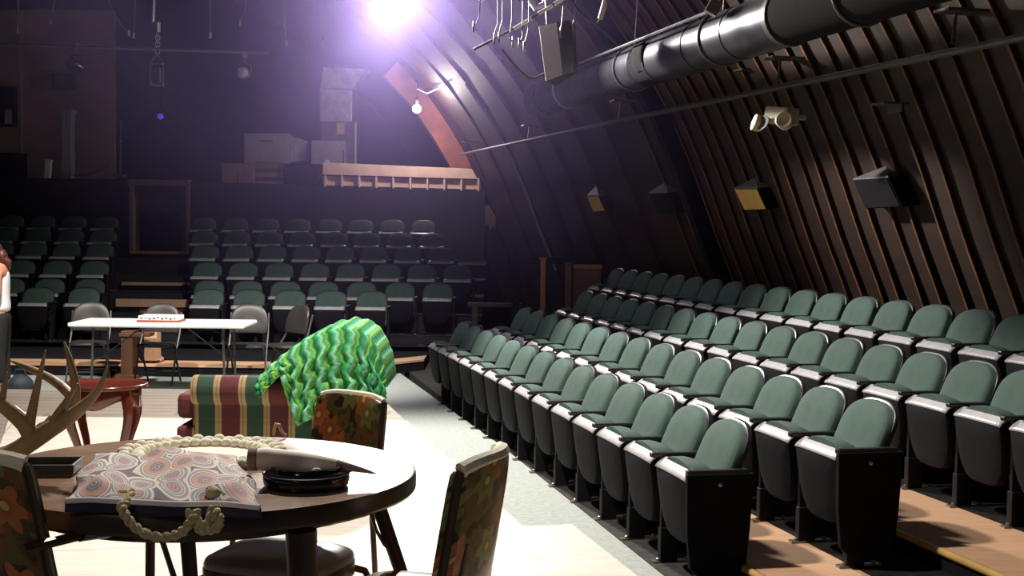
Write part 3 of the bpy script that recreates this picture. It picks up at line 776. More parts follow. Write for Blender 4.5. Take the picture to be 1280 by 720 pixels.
# pipe rail on the wall
pr = thing('pipe_rail', 'long thin iron pipe running level along the slanting wall', 'pipe', UV(23.9, 4.80, 3.08), AX)
MB().tube([(0, 0, 0), (15.2-23.9, 0, -.03)], .022, 8).build('far_length', M['cable'], pr)
MB().tube([(15.22-23.9, 0, -.03), (6.2-23.9, 0, -.08)], .026, 8).build('near_length', M['pipe'], pr)
for uq in (23.3, 19.0, 14.8, 10.55, 7.9):
    bk = MB(); bk.tube([(uq-23.9, 0, -.02), (uq-23.9, -.02, .20)], .012, 6); bk.box((uq-23.9, -.06, .19), (.18, .30, .02))
    bk.build('bracket', M['pipe'], pr)
# slim lit pipe above the duct
up_ = thing('lighting_batten', 'slim bright pipe just above the round duct with a clamp at its end', 'pipe', onv(725, 79, 3.75), 0)
Lf = lpt(up_)
MB().tube([Lf(onv(725, 79, 3.75)), Lf(onv(890, 13, 3.75))], .013, 8).build('tube', M['steel'], up_)
c0 = Lf(onv(892, 9, 3.75))
cm_ = MB(); cm_.box(c0, (.09, .08, .11), rot('Y', .5)); cm_.tube([c0, c0+Vector((-.03, 0, .5))], .012, 6)
cm_.build('clamp', M['bolt'], up_)
# wall boxes
def wall_box(pts, proud, face, lab):
    # pts: front face corners (top-left, top-right, bottom-right, bottom-left) in the picture, taken on a plane parallel to the wall
    n = Vector((0, 0, 0))
    # plane through wall offset by proud: wall locally v = a - b z
    def hit(px, py, pr_):
        r = ray(px, py)
        lo, hi = 2.0, 40.0
        for _ in range(50):
            mid = (lo+hi)/2; p = CAM+r*mid
            vw = p.dot(vv); z = p.z
            # wall v at this z
            w = 6.2
            for i in range(len(PROF)-1):
                if PROF[i][1] <= z <= PROF[i+1][1]:
                    k_ = (z-PROF[i][1])/(PROF[i+1][1]-PROF[i][1]); w = PROF[i][0]*(1-k_)+PROF[i+1][0]*k_
            if vw > w-pr_: hi = mid
            else: lo = mid
        return CAM+r*hi
    q = [hit(x, y, proud) for x, y in pts]
    cen = sum(q, Vector())/4
    t = thing('wall_box', lab, 'wall box', cen, AX, 'wedge boxes on the slanting wall')
    Lf = lpt(t)
    back = vv*(proud+.05)+Vector((0, 0, .03))
    fr = [Lf(p) for p in q]; bk = [Lf(p+back) for p in q]
    MB().hexa([fr[3], fr[2], bk[2], bk[3]], [fr[0], fr[1], bk[1], bk[0]]).build('case', M['blackpaint'], t, False, .006)
    sh = .94; c0 = sum(fr, Vector())/4; o = Lf(cen-vv*.008)-Lf(cen)
    f2 = [c0+(p-c0)*sh+o for p in fr]; f3 = [p-o*1.5 for p in f2]
    MB().hexa([f2[3], f2[2], f3[2], f3[3]], [f2[0], f2[1], f3[1], f3[0]]).build('front_panel', M[face], t, False)
    hp = MB(); top = Lf(hit(pts[1][0]-2, pts[1][1]-13, .0))
    hp.add([fr[0], fr[1], top, fr[0]+Vector((0, 0, .012)), fr[1]+Vector((0, 0, .012)), top+Vector((0, 0, .012)), bk[0], bk[1]], [(0, 1, 4, 3), (3, 4, 5), (0, 3, 5, 6), (1, 7, 5, 4), (0, 6, 7, 1), (6, 5, 7)])
    hp.build('hood', M['greyhood'], t, False)
wall_box([(918, 236), (947, 236), (959, 262), (931, 263)], .14, 'amber', 'black wall box with an amber front, the nearer and larger of two amber ones')
wall_box([(734, 245), (748, 245), (757, 264), (742, 265)], .14, 'amber', 'small amber-fronted wall box, the farther of the two amber ones')
wall_box([(1066, 225), (1110, 222), (1128, 259), (1082, 261)], .16, 'blackpaint', 'large all-black wall box with grey hood above the top seats')
wall_box([(811, 242), (834, 241), (846, 266), (822, 267)], .15, 'blackpaint', 'small black wall box with grey hood between the two amber ones')
# cream twin-head emergency light
pe = onv(977, 151, 4.75)
t = thing('emergency_light', 'cream twin-headed emergency light fixed high on the slanting wall', 'emergency light', pe, AX+.35)
t.scale = (1.3,)*3
MB().box((.0, .0, .03), (.20, .12, .11), rot('Y', -.12)).build('case', M['creambox'], t, False, .014)
for s, nm in ((-1, 'lamp_head'), (1, 'lamp_head')):
    hm = MB(); hm.lathe([(.02, 0), (.048, .02), (.055, .075), (.048, .08), (.01, .07)], 16, (s*.095, .05, -.03), rot('X', -1.2) @ rot('Y', s*.5))
    hm.build(nm, M['creambox'], t)
MB().lathe([(.05, 0), (.05, .006), (.01, .01)], 16, (.06, .10, -.015), rot('X', -1.2)).build('lens', M['greyhood'], t)
MB().tube([(0, -.05, .03), (0, -.20, .03)], .018, 8).build('bracket', M['creambox'], t)
for px, py, lab in ((1112, 130, 'small metal ledge on the wall right of the emergency light'), (935, 88, 'small dark metal ledge left of the pipe bracket')):
    p = onv(px, py, 5.0)
    mm = MB(); mm.box((0, 0, 0), (.20, .2, .015)); mm.box((0, -.05, -.03), (.20, .02, .06)); mm.map(Matrix.Translation(p) @ Matrix.Rotation(AX, 4, 'Z'))
    tag(mm.build('metal_ledge', M['pipe'], smooth=False), lab, 'ledge')

# ------------------------------------------------------------------ overhead rigging
def lantern(name, lab, p, rz, body=.11, ln=.26, aim=(-1.1, 0), mt='iron', lens='blackgloss', hang=.35):
    t = thing(name, lab, 'stage lamp', p, rz)
    Mx = rot('X', aim[0])
    MB().lathe([(.02, -ln*.5), (body*.75, -ln*.45), (body*.8, 0), (body, ln*.4), (body*1.02, ln*.5), (body*.9, ln*.5), (body*.85, ln*.40)], 20, (0, 0, 0), Mx).build('housing', M[mt], t)
    MB().lathe([(body*.84, ln*.41), (body*.5, ln*.44), (.005, ln*.455)], 20, (0, 0, 0), Mx).build('lens', M[lens], t)
    MB().tube([(-body*1.15, 0, 0), (-body*1.15, 0, body*1.6), (0, 0, body*1.9), (body*1.15, 0, body*1.6), (body*1.15, 0, 0)], .010, 6).build('yoke', M[mt], t)
    cl = MB(); cl.tube([(0, 0, body*1.9), (0, 0, body*1.9+hang)], .010, 6); cl.box((0, 0, body*1.9+hang), (.05, .07, .07)); cl.build('clamp', M['bolt'], t)
    return t
YR = 17.5
# cross pipe with three lanterns at the back
tag(MB().tube([at(-60, 54, YR), at(335, 66, YR)], .022, 8).build('rigging_pipe', M['pipe']), 'thin dark rigging pipe crossing the upper left of the hall', 'pipe')
lantern('stage_lantern', 'dim stage lantern hanging at upper left from the rigging pipe', at(95, 82, YR), 2.9, .075, .2, (-1.4, 0), 'bronze', 'bolt', .1)
t = lantern('stage_lantern', 'dim stage lantern with bright ring rim hanging beside the duct elbow', at(306, 92, YR), 0, .07, .16, (1.5, 0), 'darksheet', 'galv', .1)
MB().tube([(.072*math.cos(a), -.09, .072*math.sin(a)) for a in [2*math.pi*k/20 for k in range(20)]], .009, 6, True).build('rim_ring', M['steel'], t)
t = thing('hanging_hoist', 'dark hoist block with chain hanging in the upper left', 'hoist', at(196, 107, YR))
Lf = lpt(t)
MB().tube([Lf(at(193, -8, YR)), Lf(at(191.5, 28, YR))], .028, 8).build('upper_pipe', M['steel'], t)
MB().box(Lf(at(198.5, 34, YR-.05)), (.035, .03, .12)).build('white_tag', M['paper'], t, False)
ch = MB()
for k in range(6): ch.tube([Lf(at(197+.6*k*0, 43+k*4.2, YR))+Vector(((.03 if k % 2 else .012)*math.cos(a), (.012 if k % 2 else .03)*math.cos(a)*.5, .032*math.sin(a))) for a in [2*math.pi*q/10 for q in range(10)]], .006, 5, True)
ch.build('chain', M['greysheet'], t)
fr = MB()
for x in (188, 204): fr.tube([Lf(at(196, 68, YR)), Lf(at(x, 78, YR)), Lf(at(x, 106, YR))], .014, 6)
fr.tube([Lf(at(187, 106, YR)), Lf(at(205, 107, YR))], .016, 6); fr.tube([Lf(at(188, 80, YR)), Lf(at(204, 80, YR))], .012, 6)
fr.build('frame', M['darksheet'], t)
MB().box(Lf(at(196, 94, YR)), (.09, .09, .2)).build('block', M['iron'], t, False, .01)
for x, y in ((190, 80), (203, 80), (189, 104), (204, 105)): MB().ball(Lf(at(x, y, YR-.03)), .016).build('bolt', M['bolt'], t)
# hanging cords
def cord(pts, Y, lab, r=.012, mt='cable', end=None):
    t = thing('hanging_cable', lab, 'cord', at(*pts[-1], Y), 0, 'cords hanging from the ceiling')
    Lf = lpt(t)
    q = [Lf(at(x, y, Y)) for x, y in pts]
    top = q[0]+Vector((0, 0, .5))
    MB().tube([top]+q, r, 6).build('line', M[mt], t)
    MB().lathe([(.006, -.05), (r*1.9, -.04), (r*1.9, .03), (.006, .04)], 8, q[-1]).build('plug', M['bolt'], t)
cord([(23, -4), (23, 20), (22, 38)], YR, 'pale cord hanging nearest the upper left corner')
cord([(70, -4), (66, 12), (63, 26)], YR, 'faint slanting cord second from the upper left corner', .008)
cord([(134, -4), (143, 18), (152, 32), (161, 41)], YR, 'slanting cord left of the hanging hoist, ending at the rigging pipe')
cord([(169, -4), (168, 25), (167, 44)], YR, 'straight pale cord just left of the hanging hoist', .010)
cord([(263, -4), (263, 20), (263, 44)], YR, 'pale cord hanging above the ring-rimmed lantern', .010)
cord([(309, -4), (306, 15), (300, 28)], YR, 'faint curved cord between two straight pale cords', .007)
cord([(356, -4), (356, 30), (358, 54)], YR, 'pale cord hanging left of the duct elbow', .010)
cord([(402, -4), (402, 30), (404, 54)], YR, 'pale cord hanging right above the duct elbow', .010)
# right-hand rig: batten with dangling cables, panel, chain
Yb = 11.5
bt = thing('rig_batten', 'bright slanting lighting batten above the stage with cables', 'batten', at(650, 30, Yb))
Lf = lpt(bt)
for (a, b) in (((600, 2), (612, -8)), ((642, 36), (665, 23)), ((673, 17), (691, 7)), ((693, 5), (712, -6))):
    MB().tube([Lf(at(*a, Yb)), Lf(at(*b, Yb))], .016, 8).build('lit_pipe_stretch', M['white'], bt)  # white stretches paint the light caught by the steel pipe
MB().tube([Lf(at(592, 62, Yb)), Lf(at(642, 36, Yb)), Lf(at(720, -12, Yb))], .011, 8).build('bar', M['darksheet'], bt)
for pts, lab in (([(640, -4), (640, 20), (638, 40), (637, 48), (641, 52)], 'long thin cable dangling from the slanting batten with plug below'), ([(661, 26), (660, 38), (657, 50), (655, 58)], 'short cable with plug dangling from the middle of the slanting batten'), ([(653, 38), (653, 46), (649, 54)], 'shortest curled cable below the slanting batten'), ([(628, 26), (625, 36), (624, 46)], 'first of two close pale tails left on the slanting batten'), ([(622, 30), (619, 38), (618, 48)], 'second of two close pale tails left on the slanting batten'), ([(705, -4), (703, 20), (701, 40)], 'cable hanging beside the grey loudspeaker panel'), ([(600, 5), (599, 20), (596, 28), (592, 33)], 'bright tangle cable hanging nearest the blazing lamp')):
    cord(pts, Yb-.05, lab, .0048, 'cable')
cord([(712, -4), (722, 12), (736, 25), (746, 30), (751, 22), (757, -4)], 10.8, 'looped pale cable sagging in the upper middle right', .007, 'cable')
tag(MB().tube([at(757, -6, 10.8), at(755, 8, 10.8), at(750, 24, 10.8)], [.012, .024, .020], 8).build('cable_connector', M['white']), 'white cable connector on the sagging loop of cable', 'connector')
tag(MB().tube([at(x, y, Yb) for x, y in ((628, 62), (640, 78), (652, 90), (660, 97), (668, 98), (680, 92))], .010, 6).build('slack_cable', M['cable']), 'slack cable hanging under the grey loudspeaker panel', 'cable')
tag(MB().tube([at(x, y, 11.2) for x, y in ((738, 26), (760, 44), (772, 56))], .006, 6).build('thin_wire', M['cable']), 'thin wire running down to the slim bright pipe', 'wire')
# grey hanging loudspeaker panel with chain
ps = at(690, 100, 11.6)
t = thing('hanging_speaker', 'tall grey boxy loudspeaker hanging above the end of the round duct', 'loudspeaker', ps)
Lf = lpt(t)
fa = [Lf(at(*p, 11.6)) for p in ((682, 103), (704, 95), (696, 27), (673, 32))]
side = [Lf(at(*p, 11.85)) for p in ((704, 95), (722, 90), (714, 24), (696, 27))]
b0 = [fa[0]+Vector((.1, .3, 0)), fa[3]+Vector((.1, .3, 0))]
MB().hexa([fa[0], fa[1], side[1], b0[0]], [fa[3], fa[2], side[2], b0[1]]).build('cabinet', M['darksheet'], t, False, .008)
cc = (fa[0]+fa[1]+fa[2]+fa[3])/4
f2 = [cc+(p-cc)*.96+Vector((0, -.012, 0)) for p in fa]; f3 = [p+Vector((0, .02, 0)) for p in f2]
MB().hexa([f2[0], f2[1], f3[1], f3[0]], [f2[3], f2[2], f3[2], f3[3]]).build('grille_front', M['grille'], t, False)
ch = MB(); 
for k in range(24):
    c0 = Lf(at(717.5+.15*k*.4, 26+k*2.7, 11.55)); ch.tube([c0+Vector(((.013 if k % 2 else .004)*math.cos(a), (.004 if k % 2 else .013)*math.cos(a), .014*math.sin(a))) for a in [2*math.pi*q/8 for q in range(8)]], .0035, 4, True)
ch.build('chain', M['cable'], t)
MB().tube([Lf(at(684, 33, 11.7)), Lf(at(682, -10, 11.7))], .010, 6).build('hanging_rod', M['darksheet'], t)
A_ = [(663, 0), (669, 10), (680, 6), (684, -4)]
tag(MB().tube([at(x, y, 11.9) for x, y in A_], .03, 8).build('bracket_plate', M['greysheet']), 'grey bent bracket above the grey loudspeaker at the top edge', 'bracket')

# main lamp
PL = at(490, -24, 13.2)
lm = thing('stage_lamp', 'blazing white stage lamp at the top edge over the stage', 'stage lamp', PL+Vector((0, 0, .12)))
MB().lathe([(.03, .22), (.13, .18), (.17, .02), (.19, -.06), (.18, -.06), (.16, .0), (.11, .12)], 28).build('housing', M['iron'], lm)
MB().lathe([(.155, -.015), (.12, -.045), (.06, -.065), (.01, -.07)], 24).build('lens', M['lamp'], lm)
MB().tube([(-.21, 0, 0), (-.21, 0, .3), (0, 0, .36), (.21, 0, .3), (.21, 0, 0)], .012, 6).build('yoke', M['iron'], lm)
MB().tube([(0, 0, .36), (0, 0, 1.7)], .014, 8).build('drop_pipe', M['iron'], lm)
# small far lamp
p2 = at(521, 136, 24.2)
l2 = thing('bulkhead_lamp', 'small bright white lamp beside the reddish arch timber', 'lamp', p2)
MB().ball((0, 0, 0), .075, 16, 10).build('bulb', M['lamp2'], l2)
MB().lathe([(.03, .05), (.05, .07), (.05, .16), (.02, .18)], 14).build('socket', M['iron'], l2)
MB().tube([(0, 0, .17), (.02, .02, .5)], .010, 6).build('stem', M['iron'], l2)
MB().tube([(0, 0, .36), at(527, 125, 24.2)-p2+Vector((.1, 0, .12)), at(556, 107, 23.0)-p2], .014, 6).build('arm', M['cable'], l2)
q2_ = bpy.data.lights.new('bulkhead_light', 'POINT'); q2_.energy = 95; q2_.color = (1, .86, .80); q2_.shadow_soft_size = .08
o2 = bpy.data.objects.new('bulkhead_light', q2_); col.objects.link(o2); o2.location = p2+Vector((.03, -.14, 0))
# purple indicator
p3 = at(200.5, 145.5, 24.0)
l3 = thing('purple_lamp', 'small dim purple glowing lamp in the dark above the far doorway', 'lamp', p3)
MB().ball((0, 0, 0), .055, 14, 8).build('bulb', M['led'], l3)
MB().lathe([(.03, .03), (.05, .05), (.05, .14), (.02, .16)], 12, (0, .02, 0)).build('socket', M['blackpaint'], l3)
MB().tube([(0, .02, .15), (0, .02, 1.6)], .008, 6).build('drop_rod', M['blackpaint'], l3)

# ------------------------------------------------------------------ white folding table group
YT = 14.45
A, B = onz(84, 413, .72), onz(305, 416, .72)
A = at(84, 413, YT); B = at(305, 416, YT)
TW = B.x-A.x; cxT = (A.x+B.x)/2
ft = thing('folding_table', 'long white plastic folding table in front of the far seats', 'table', (cxT, YT+.38, 0))
MB().box((0, 0, .733), (TW, .76, .045)).build('tabletop', M['white'], ft, False, .016)
for sx in (-1, 1):
    for sy in (-1, 1):
        x = sx*TW*.37
        MB().tube([(x, sy*.27, .71), (x+sx*.02, sy*.29, .02), (x+sx*.02, sy*.29, 0)], .014, 8).build('leg', M['greymetal'], ft)
    MB().tube([(sx*TW*.37, -.28, .35), (sx*TW*.37, .28, .35)], .010, 6).build('cross_bar', M['greymetal'], ft)
    MB().tube([(sx*TW*.37, 0, .35), (sx*TW*.12, 0, .70)], .008, 6).build('brace', M['greymetal'], ft)
zt = .756
pp = thing('paper_stack', 'thin stack of white papers on the white folding table', 'papers', (at(152, 406, YT+.3).x, YT+.22, zt), .15)
for k in range(3): MB().box((.004*k, .003*k, .003+.004*k), (.24, .20, .004), rotz(.05*k)).build('sheet', M['paper'], pp, False)
bx = thing('game_box', 'flat white box with red-brown base on the white folding table', 'box', (at(201, 404, YT+.3).x, YT+.32, zt))
MB().box((0, 0, .012), (.46, .30, .024)).build('base', M['redbrown'], bx, False, .004)
MB().box((0, 0, .045), (.43, .27, .05)).build('body', M['paper'], bx, False, .004)
sm = MB(); random.seed(3)
for k in range(9): sm.box((-.18+.045*k, -.1365, .048+random.uniform(-.008, .008)), (random.uniform(.012, .03), .003, random.uniform(.008, .02)))
sm.build('faint_print', M['vinylgrey'], bx, False)

def folding_chair(lab, loc, rz):
    t = thing('folding_chair', lab, 'folding chair', loc, rz, 'folding chairs behind the white table')
    o = []
    for k in range(21):
        a = math.pi*k/20; o.append((.215*math.copysign(abs(math.cos(a))**.7, math.cos(a)), .66+.24*abs(math.sin(a))**.8))
    o += [(-.20, .58), (.20, .58)]
    MB().pad(o[::-1], -.19, .025, .02, lambda p: Vector((p.x, p.y+(.9-p.z)*.20-.04*(p.x/.21)**2*-1, p.z))).build('backrest', M['vinylgrey'], t, auto=50)
    so = [(-.19, .18), (.19, .18), (.205, .0), (.19, -.19), (.10, -.215), (-.10, -.215), (-.19, -.19), (-.205, .0)]
    s_ = MB(); s_.pad([(x, y) for x, y in so], 0, .025, .02, lambda p: Vector((p.x, -p.z, .425+p.y))); s_.build('seat', M['vinylgrey'], t, auto=50)
    for s in (-1, 1):
        MB().tube([(s*.215, -.17, .80), (s*.215, -.10, .56), (s*.215, .02, .40), (s*.215, .20, .012), (s*.215, .205, 0)], .012, 8).build('leg', M['greymetal'], t)
        MB().tube([(s*.19, .12, .42), (s*.19, -.03, .30), (s*.19, -.22, .012), (s*.19, -.225, 0)], .012, 8).build('leg', M['greymetal'], t)
    MB().tube([(-.215, .15, .12), (.215, .15, .12)], .009, 6).build('stretcher', M['greymetal'], t)
    MB().tube([(-.19, -.17, .12), (.19, -.17, .12)], .009, 6).build('stretcher', M['greymetal'], t)
    return t
YC = 15.55
folding_chair('brown-grey folding chair facing front behind the left end of the white table', (at(111, 400, YC).x, YC, 0), PI+.1)
folding_chair('brown-grey folding chair behind the middle of the white table, mostly hidden by the white box', (at(198, 400, YC-.12).x, YC-.12, -.0), PI-.05)
folding_chair('brown-grey folding chair showing its round back at the right end of the white table', (at(311, 400, YC).x, YC-.05, 0), PI+.05)
folding_chair('brown-grey folding chair turned sideways behind the green blanket', (at(364, 400, YC+.1).x, YC, 0), PI/2+.75)
# wooden box and bits behind the table
A, B = at(151, 447, 15.9), at(166, 414, 15.9)
cb = thing('wooden_stand', 'upright brown wooden stand with a pale top box behind the white table', 'stand', ((A.x+B.x)/2, 16.0, 0))
hz_ = B.z
MB().box((0, 0, hz_/2), (B.x-A.x, .2, hz_)).build('upright', M['brownwood'], cb, False, .006)
MB().box((.09, 0, hz_*.92), (.36, .24, .04)).build('shelf', M['brownwood'], cb, False, .004)
MB().box((.0, 0, .02), (.3, .3, .04)).build('base', M['brownwood'], cb, False, .004)
A, B = at(173, 430, 15.95), at(189, 415, 15.95)
pb = thing('cardboard_carton', 'small pale carton beside the brown wooden stand under the white table', 'box', ((A.x+B.x)/2, 16.3, .145))
MB().box((0, 0, .23), (B.x-A.x, .2, .40)).build('body', M['ply'], pb, False, .004)
MB().box((0, 0, .437), (B.x-A.x+.01, .21, .012)).build('lid', M['cardboard'], pb, False)
cl3 = MB()
p = at(182, 449, 16.3)
cl3.grid(lambda a, b: Vector((p.x-.16+.34*a, 16.25+.22*b, .155+.055*math.sin(a*9)*math.sin(b*7+1)**2+.06*math.exp(-((a-.4)**2+(b-.5)**2)*12))), 16, 12)
tag(cl3.build('crumpled_cloth', M['pinkcloth'], solid=.008), 'crumpled pink cloth dropped on the low step behind the white table', 'cloth')
# dark bag on the floor by the person
pb_ = onz(25, 486, 0.0)
pb_ = at(25, 484, 13.6); 
bg = thing('floor_bag', 'slumped dark slate bag on the floor behind the antlers', 'bag', (at(26, 480, 14.2).x, 14.2, 0))
MB().ball((0, 0, .11), (.13, .13, .12), 16, 10).build('body', M['bagdark'], bg)
MB().tube([(-.08, 0, .17), (-.04, -.02, .28), (.04, -.02, .28), (.08, 0, .17)], .010, 6).build('strap', M['bagdark'], bg)

# ------------------------------------------------------------------ person at the left frame edge
def skin_body(name, verts, edges, mt, parent, sub=2, root=0):
    me = bpy.data.meshes.new(name); me.from_pydata([v[0] for v in verts], edges, []); me.materials.append(mt)
    o = bpy.data.objects.new(name, me); col.objects.link(o); o.parent = parent
    md = o.modifiers.new('skin', 'SKIN'); md.use_smooth_shade = True; md.branch_smoothing = .6
    for i, (p, r) in enumerate(verts):
        sv = me.skin_vertices[0].data[i]; sv.radius = r if isinstance(r, tuple) else (r, r); sv.use_root = (i == root)
    o.modifiers.new('sub', 'SUBSURF').levels = sub; o.modifiers['sub'].render_levels = sub
    return o
YP = 14.5
pe_ = thing('person', 'person in white sleeveless top and black trousers cut by the left frame edge', 'person', (at(1, 400, YP).x, YP, 0), -PI/2+.12)
SC = .93
V = lambda x, y, z, r: (Vector((x*SC, y*SC, z*SC)), r)
bv = [V(0, 0, .95, (.135, .10)), V(0, 0, 1.10, (.115, .085)), V(0, .0, 1.25, (.135, .09)), V(0, .01, 1.38, (.13, .08)), V(0, .0, 1.46, .055), V(0, -.06, 1.51, .05), V(0, -.12, 1.575, (.078, .095)), V(0, -.13, 1.65, (.07, .085)),
      V(.17, .01, 1.38, .050), V(.215, .02, 1.12, .040), V(.20, -.12, .92, .032), V(.19, -.17, .86, .026),
      V(-.17, .01, 1.38, .050), V(-.215, .02, 1.12, .040), V(-.20, -.12, .92, .032), V(-.19, -.17, .86, .026),
      V(.09, 0, .86, .088), V(.10, -.01, .48, .058), V(.10, .02, .10, .040), V(.105, -.12, .045, .038),
      V(-.09, 0, .86, .088), V(-.10, -.01, .48, .058), V(-.10, .02, .10, .040), V(-.105, -.12, .045, .038)]
be = [(0, 1), (1, 2), (2, 3), (3, 4), (4, 5), (5, 6), (6, 7), (3, 8), (8, 9), (9, 10), (10, 11), (3, 12), (12, 13), (13, 14), (14, 15), (0, 16), (16, 17), (17, 18), (18, 19), (0, 20), (20, 21), (21, 22), (22, 23)]
skin_body('body', bv, be, M['skin'], pe_)
for s in (-1, 1):
    base = Vector((s*.19, -.17, .86))*SC
    for k in range(5):
        if k < 4:
            b0 = base+Vector((-s*.02+s*.013*k-.0, -.02-.004*(1.5-abs(k-1.5)), -.02)); d1_ = Vector((0, -.018, -.035)); d2_ = Vector((-s*.006, .004, -.034+.003*abs(k-1.2)))
        else:
            b0 = base+Vector((-s*.028, -.01, .0)); d1_ = Vector((-s*.016, -.018, -.022)); d2_ = Vector((-s*.002, -.012, -.024))
        skin_body('finger', [(b0, .009), (b0+d1_, .0085), (b0+d1_+d2_, .007), (b0+d1_+d2_*1.7, .005)], [(0, 1), (1, 2), (2, 3)], M['skin'], pe_, 1)
tk = [V(0, 0, .90, (.160, .122)), V(0, 0, 1.02, (.142, .106)), V(0, 0, 1.12, (.132, .098)), V(0, 0, 1.26, (.150, .104)), V(0, .01, 1.36, (.135, .092)), V(0, .01, 1.42, (.095, .07))]
skin_body('tank_top', tk, [(i, i+1) for i in range(5)], M['tank'], pe_)
tr = [V(0, 0, .98, (.142, .108)), V(0, 0, .90, (.15, .115)), V(.09, 0, .80, .105), V(.10, -.005, .48, .080), V(.10, .02, .10, .068), V(-.09, 0, .80, .105), V(-.10, -.005, .48, .080), V(-.10, .02, .10, .068)]
skin_body('trousers', tr, [(0, 1), (1, 2), (2, 3), (3, 4), (1, 5), (5, 6), (6, 7)], M['trousers'], pe_)
for s in (-1, 1):
    MB().ball((s*.10*SC, -.05, .04), (.05, .13, .045), 14, 8).build('shoe', M['shoe'], pe_)
hd = Vector((0, -.105, -.045))
hr = MB(); hr.ball(Vector((0, .015, 1.685*SC))+hd, (.098, .112, .105), 18, 12); hr.ball(Vector((0, .12, 1.60*SC))+hd, (.06, .06, .09), 14, 10); hr.tube([Vector(p)+hd for p in ((0, .13, 1.60*SC), (.01, .19, 1.54*SC), (0, .20, 1.46*SC))], [.045, .042, .012], 10)
hr.build('hair', M['hair'], pe_)
MB().ball(Vector((0, -.112, 1.60*SC))+hd, (.014, .022, .022), 10, 6).build('nose', M['skin'], pe_)
for s in (-1, 1):
    MB().ball(Vector((s*.032, -.098, 1.645*SC))+hd, (.013, .010, .008), 10, 6).build('eye', M['white'], pe_)
    MB().ball(Vector((s*.085, -.01, 1.625*SC))+hd, (.012, .022, .034), 10, 6).build('ear', M['skin'], pe_)
MB().ball(Vector((0, -.10, 1.562*SC))+hd, (.024, .010, .007), 10, 6).build('mouth', M['pinkcloth'], pe_)

# ------------------------------------------------------------------ red coffee table
YK = onz(139, 560, ST).y
YK = 7.75
zk = at(139, 480, YK).z
ck = thing('coffee_table', 'round cherry-red coffee table with curved legs on the stage', 'table', (at(130, 480, YK).x, YK, ST+.006))
hk = zk-ST
RK = (at(184, 480, YK).x-at(76, 480, YK).x)/2
MB().lathe([(RK*.9, hk-.026), (RK*.985, hk-.022), (RK, hk-.012), (RK*.99, hk-.003), (RK*.965, hk), (RK*.95, hk-.002), (.01, hk-.002)], 48).build('tabletop', M['cherry'], ck, auto=50)
ap = MB(); nA = 64
ap.grid(lambda a, b: Vector(((RK*.80)*math.cos(2*PI*a), (RK*.80)*math.sin(2*PI*a), hk-.025-b*(.085+.025*math.cos(8*PI*a)))), nA, 2)
ap.build('apron', M['cherry'], ck, solid=.02)
for k in range(4):
    a = PI/4+k*PI/2+.12
    cx_, cy_ = math.cos(a), math.sin(a); r0 = RK*.78
    pts = []; rs = []
    for q in range(11):
        w = q/10; pts.append((cx_*(r0+.035*math.sin(w*2*PI)+.0*w), cy_*(r0+.035*math.sin(w*2*PI)), (hk-.03)*(1-w)+.012*w)); rs.append(.024*(1-w)**.9+.011+(.005 if q == 10 else 0))
    MB().tube(pts, rs, 10).build('leg', M['cherry'], ck)

# ------------------------------------------------------------------ plaid armchair seen from its side, facing left
YA = 8.0
def A8(px, py, Y=YA): return at(px, py, Y)
xl, xr = A8(238, 500).x, A8(388, 500).x
ac = thing('armchair', 'green and maroon plaid armchair turned sideways behind the round table', 'armchair', ((xl+xr)/2, YA+.36, ST+.006))
La = lpt(ac)
zarm = A8(310, 471).z-ST-.006
zar2 = A8(310, 506).z-ST-.006
hwx = (xr-xl)/2
# near arm: outer panel + roll
def rollarm(y, nm, dz=0):
    global zarm
    r = (zarm-zar2)/2+.006
    zarm -= dz
    prof = []
    MB().tube([(-hwx, y, zarm-r), (-hwx+.012, y, zarm-r), (hwx, y, zarm-r)], [r*.93, r, r], 24).build(nm, M['plaid'], ac)
    MB().box((.0, y+.022, (zarm-r)/2), (hwx*2-.02, .10, zarm-r-.02)).build('arm_panel', M['plaid'], ac, False, .02)
    zarm += dz
rollarm(-.36+.075, 'arm_roll')
rollarm(.36-.075, 'arm_roll', .13)
MB().box((-.04, 0, .20), (hwx*2-.06, .56, .26)).build('seat_base', M['plaid'], ac, False, .02)
xs0, xs1 = La(A8(215, 520)).x, La(A8(245, 520)).x
zs0, zs1 = La(A8(230, 527)).z, La(A8(230, 495)).z
MB().box(((xs0+hwx*.5)/2, 0, (zs0+zs1)/2), (hwx*.5-xs0, .52, zs1-zs0)).build('seat_cushion', M['plaid'], ac, False, .035)
MB().box(((xs0+.02+xs1)/2, 0, zs0/2-.01), (xs1-xs0, .60, zs0-.06)).build('front_rail', M['plaid'], ac, False, .02)
zb = La(A8(430, 415)).z
bk_ = MB()
bk_.hexa([(hwx*.35, -.31, .28), (hwx+.06, -.31, .10), (hwx+.06, .31, .10), (hwx*.35, .31, .28)], [(hwx+.06, -.28, zb-.05), (hwx+.34, -.28, zb-.07), (hwx+.34, .28, zb-.07), (hwx+.06, .28, zb-.05)])
bk_.build('backrest', M['plaid'], ac, False, .05)
for sx in (-1, 1):
    for sy in (-1, 1): MB().lathe([(.018, 0), (.028, .07), (.03, .09)], 12, (sx*(hwx-.07), sy*.27, 0)).build('foot', M['darkwood'], ac)
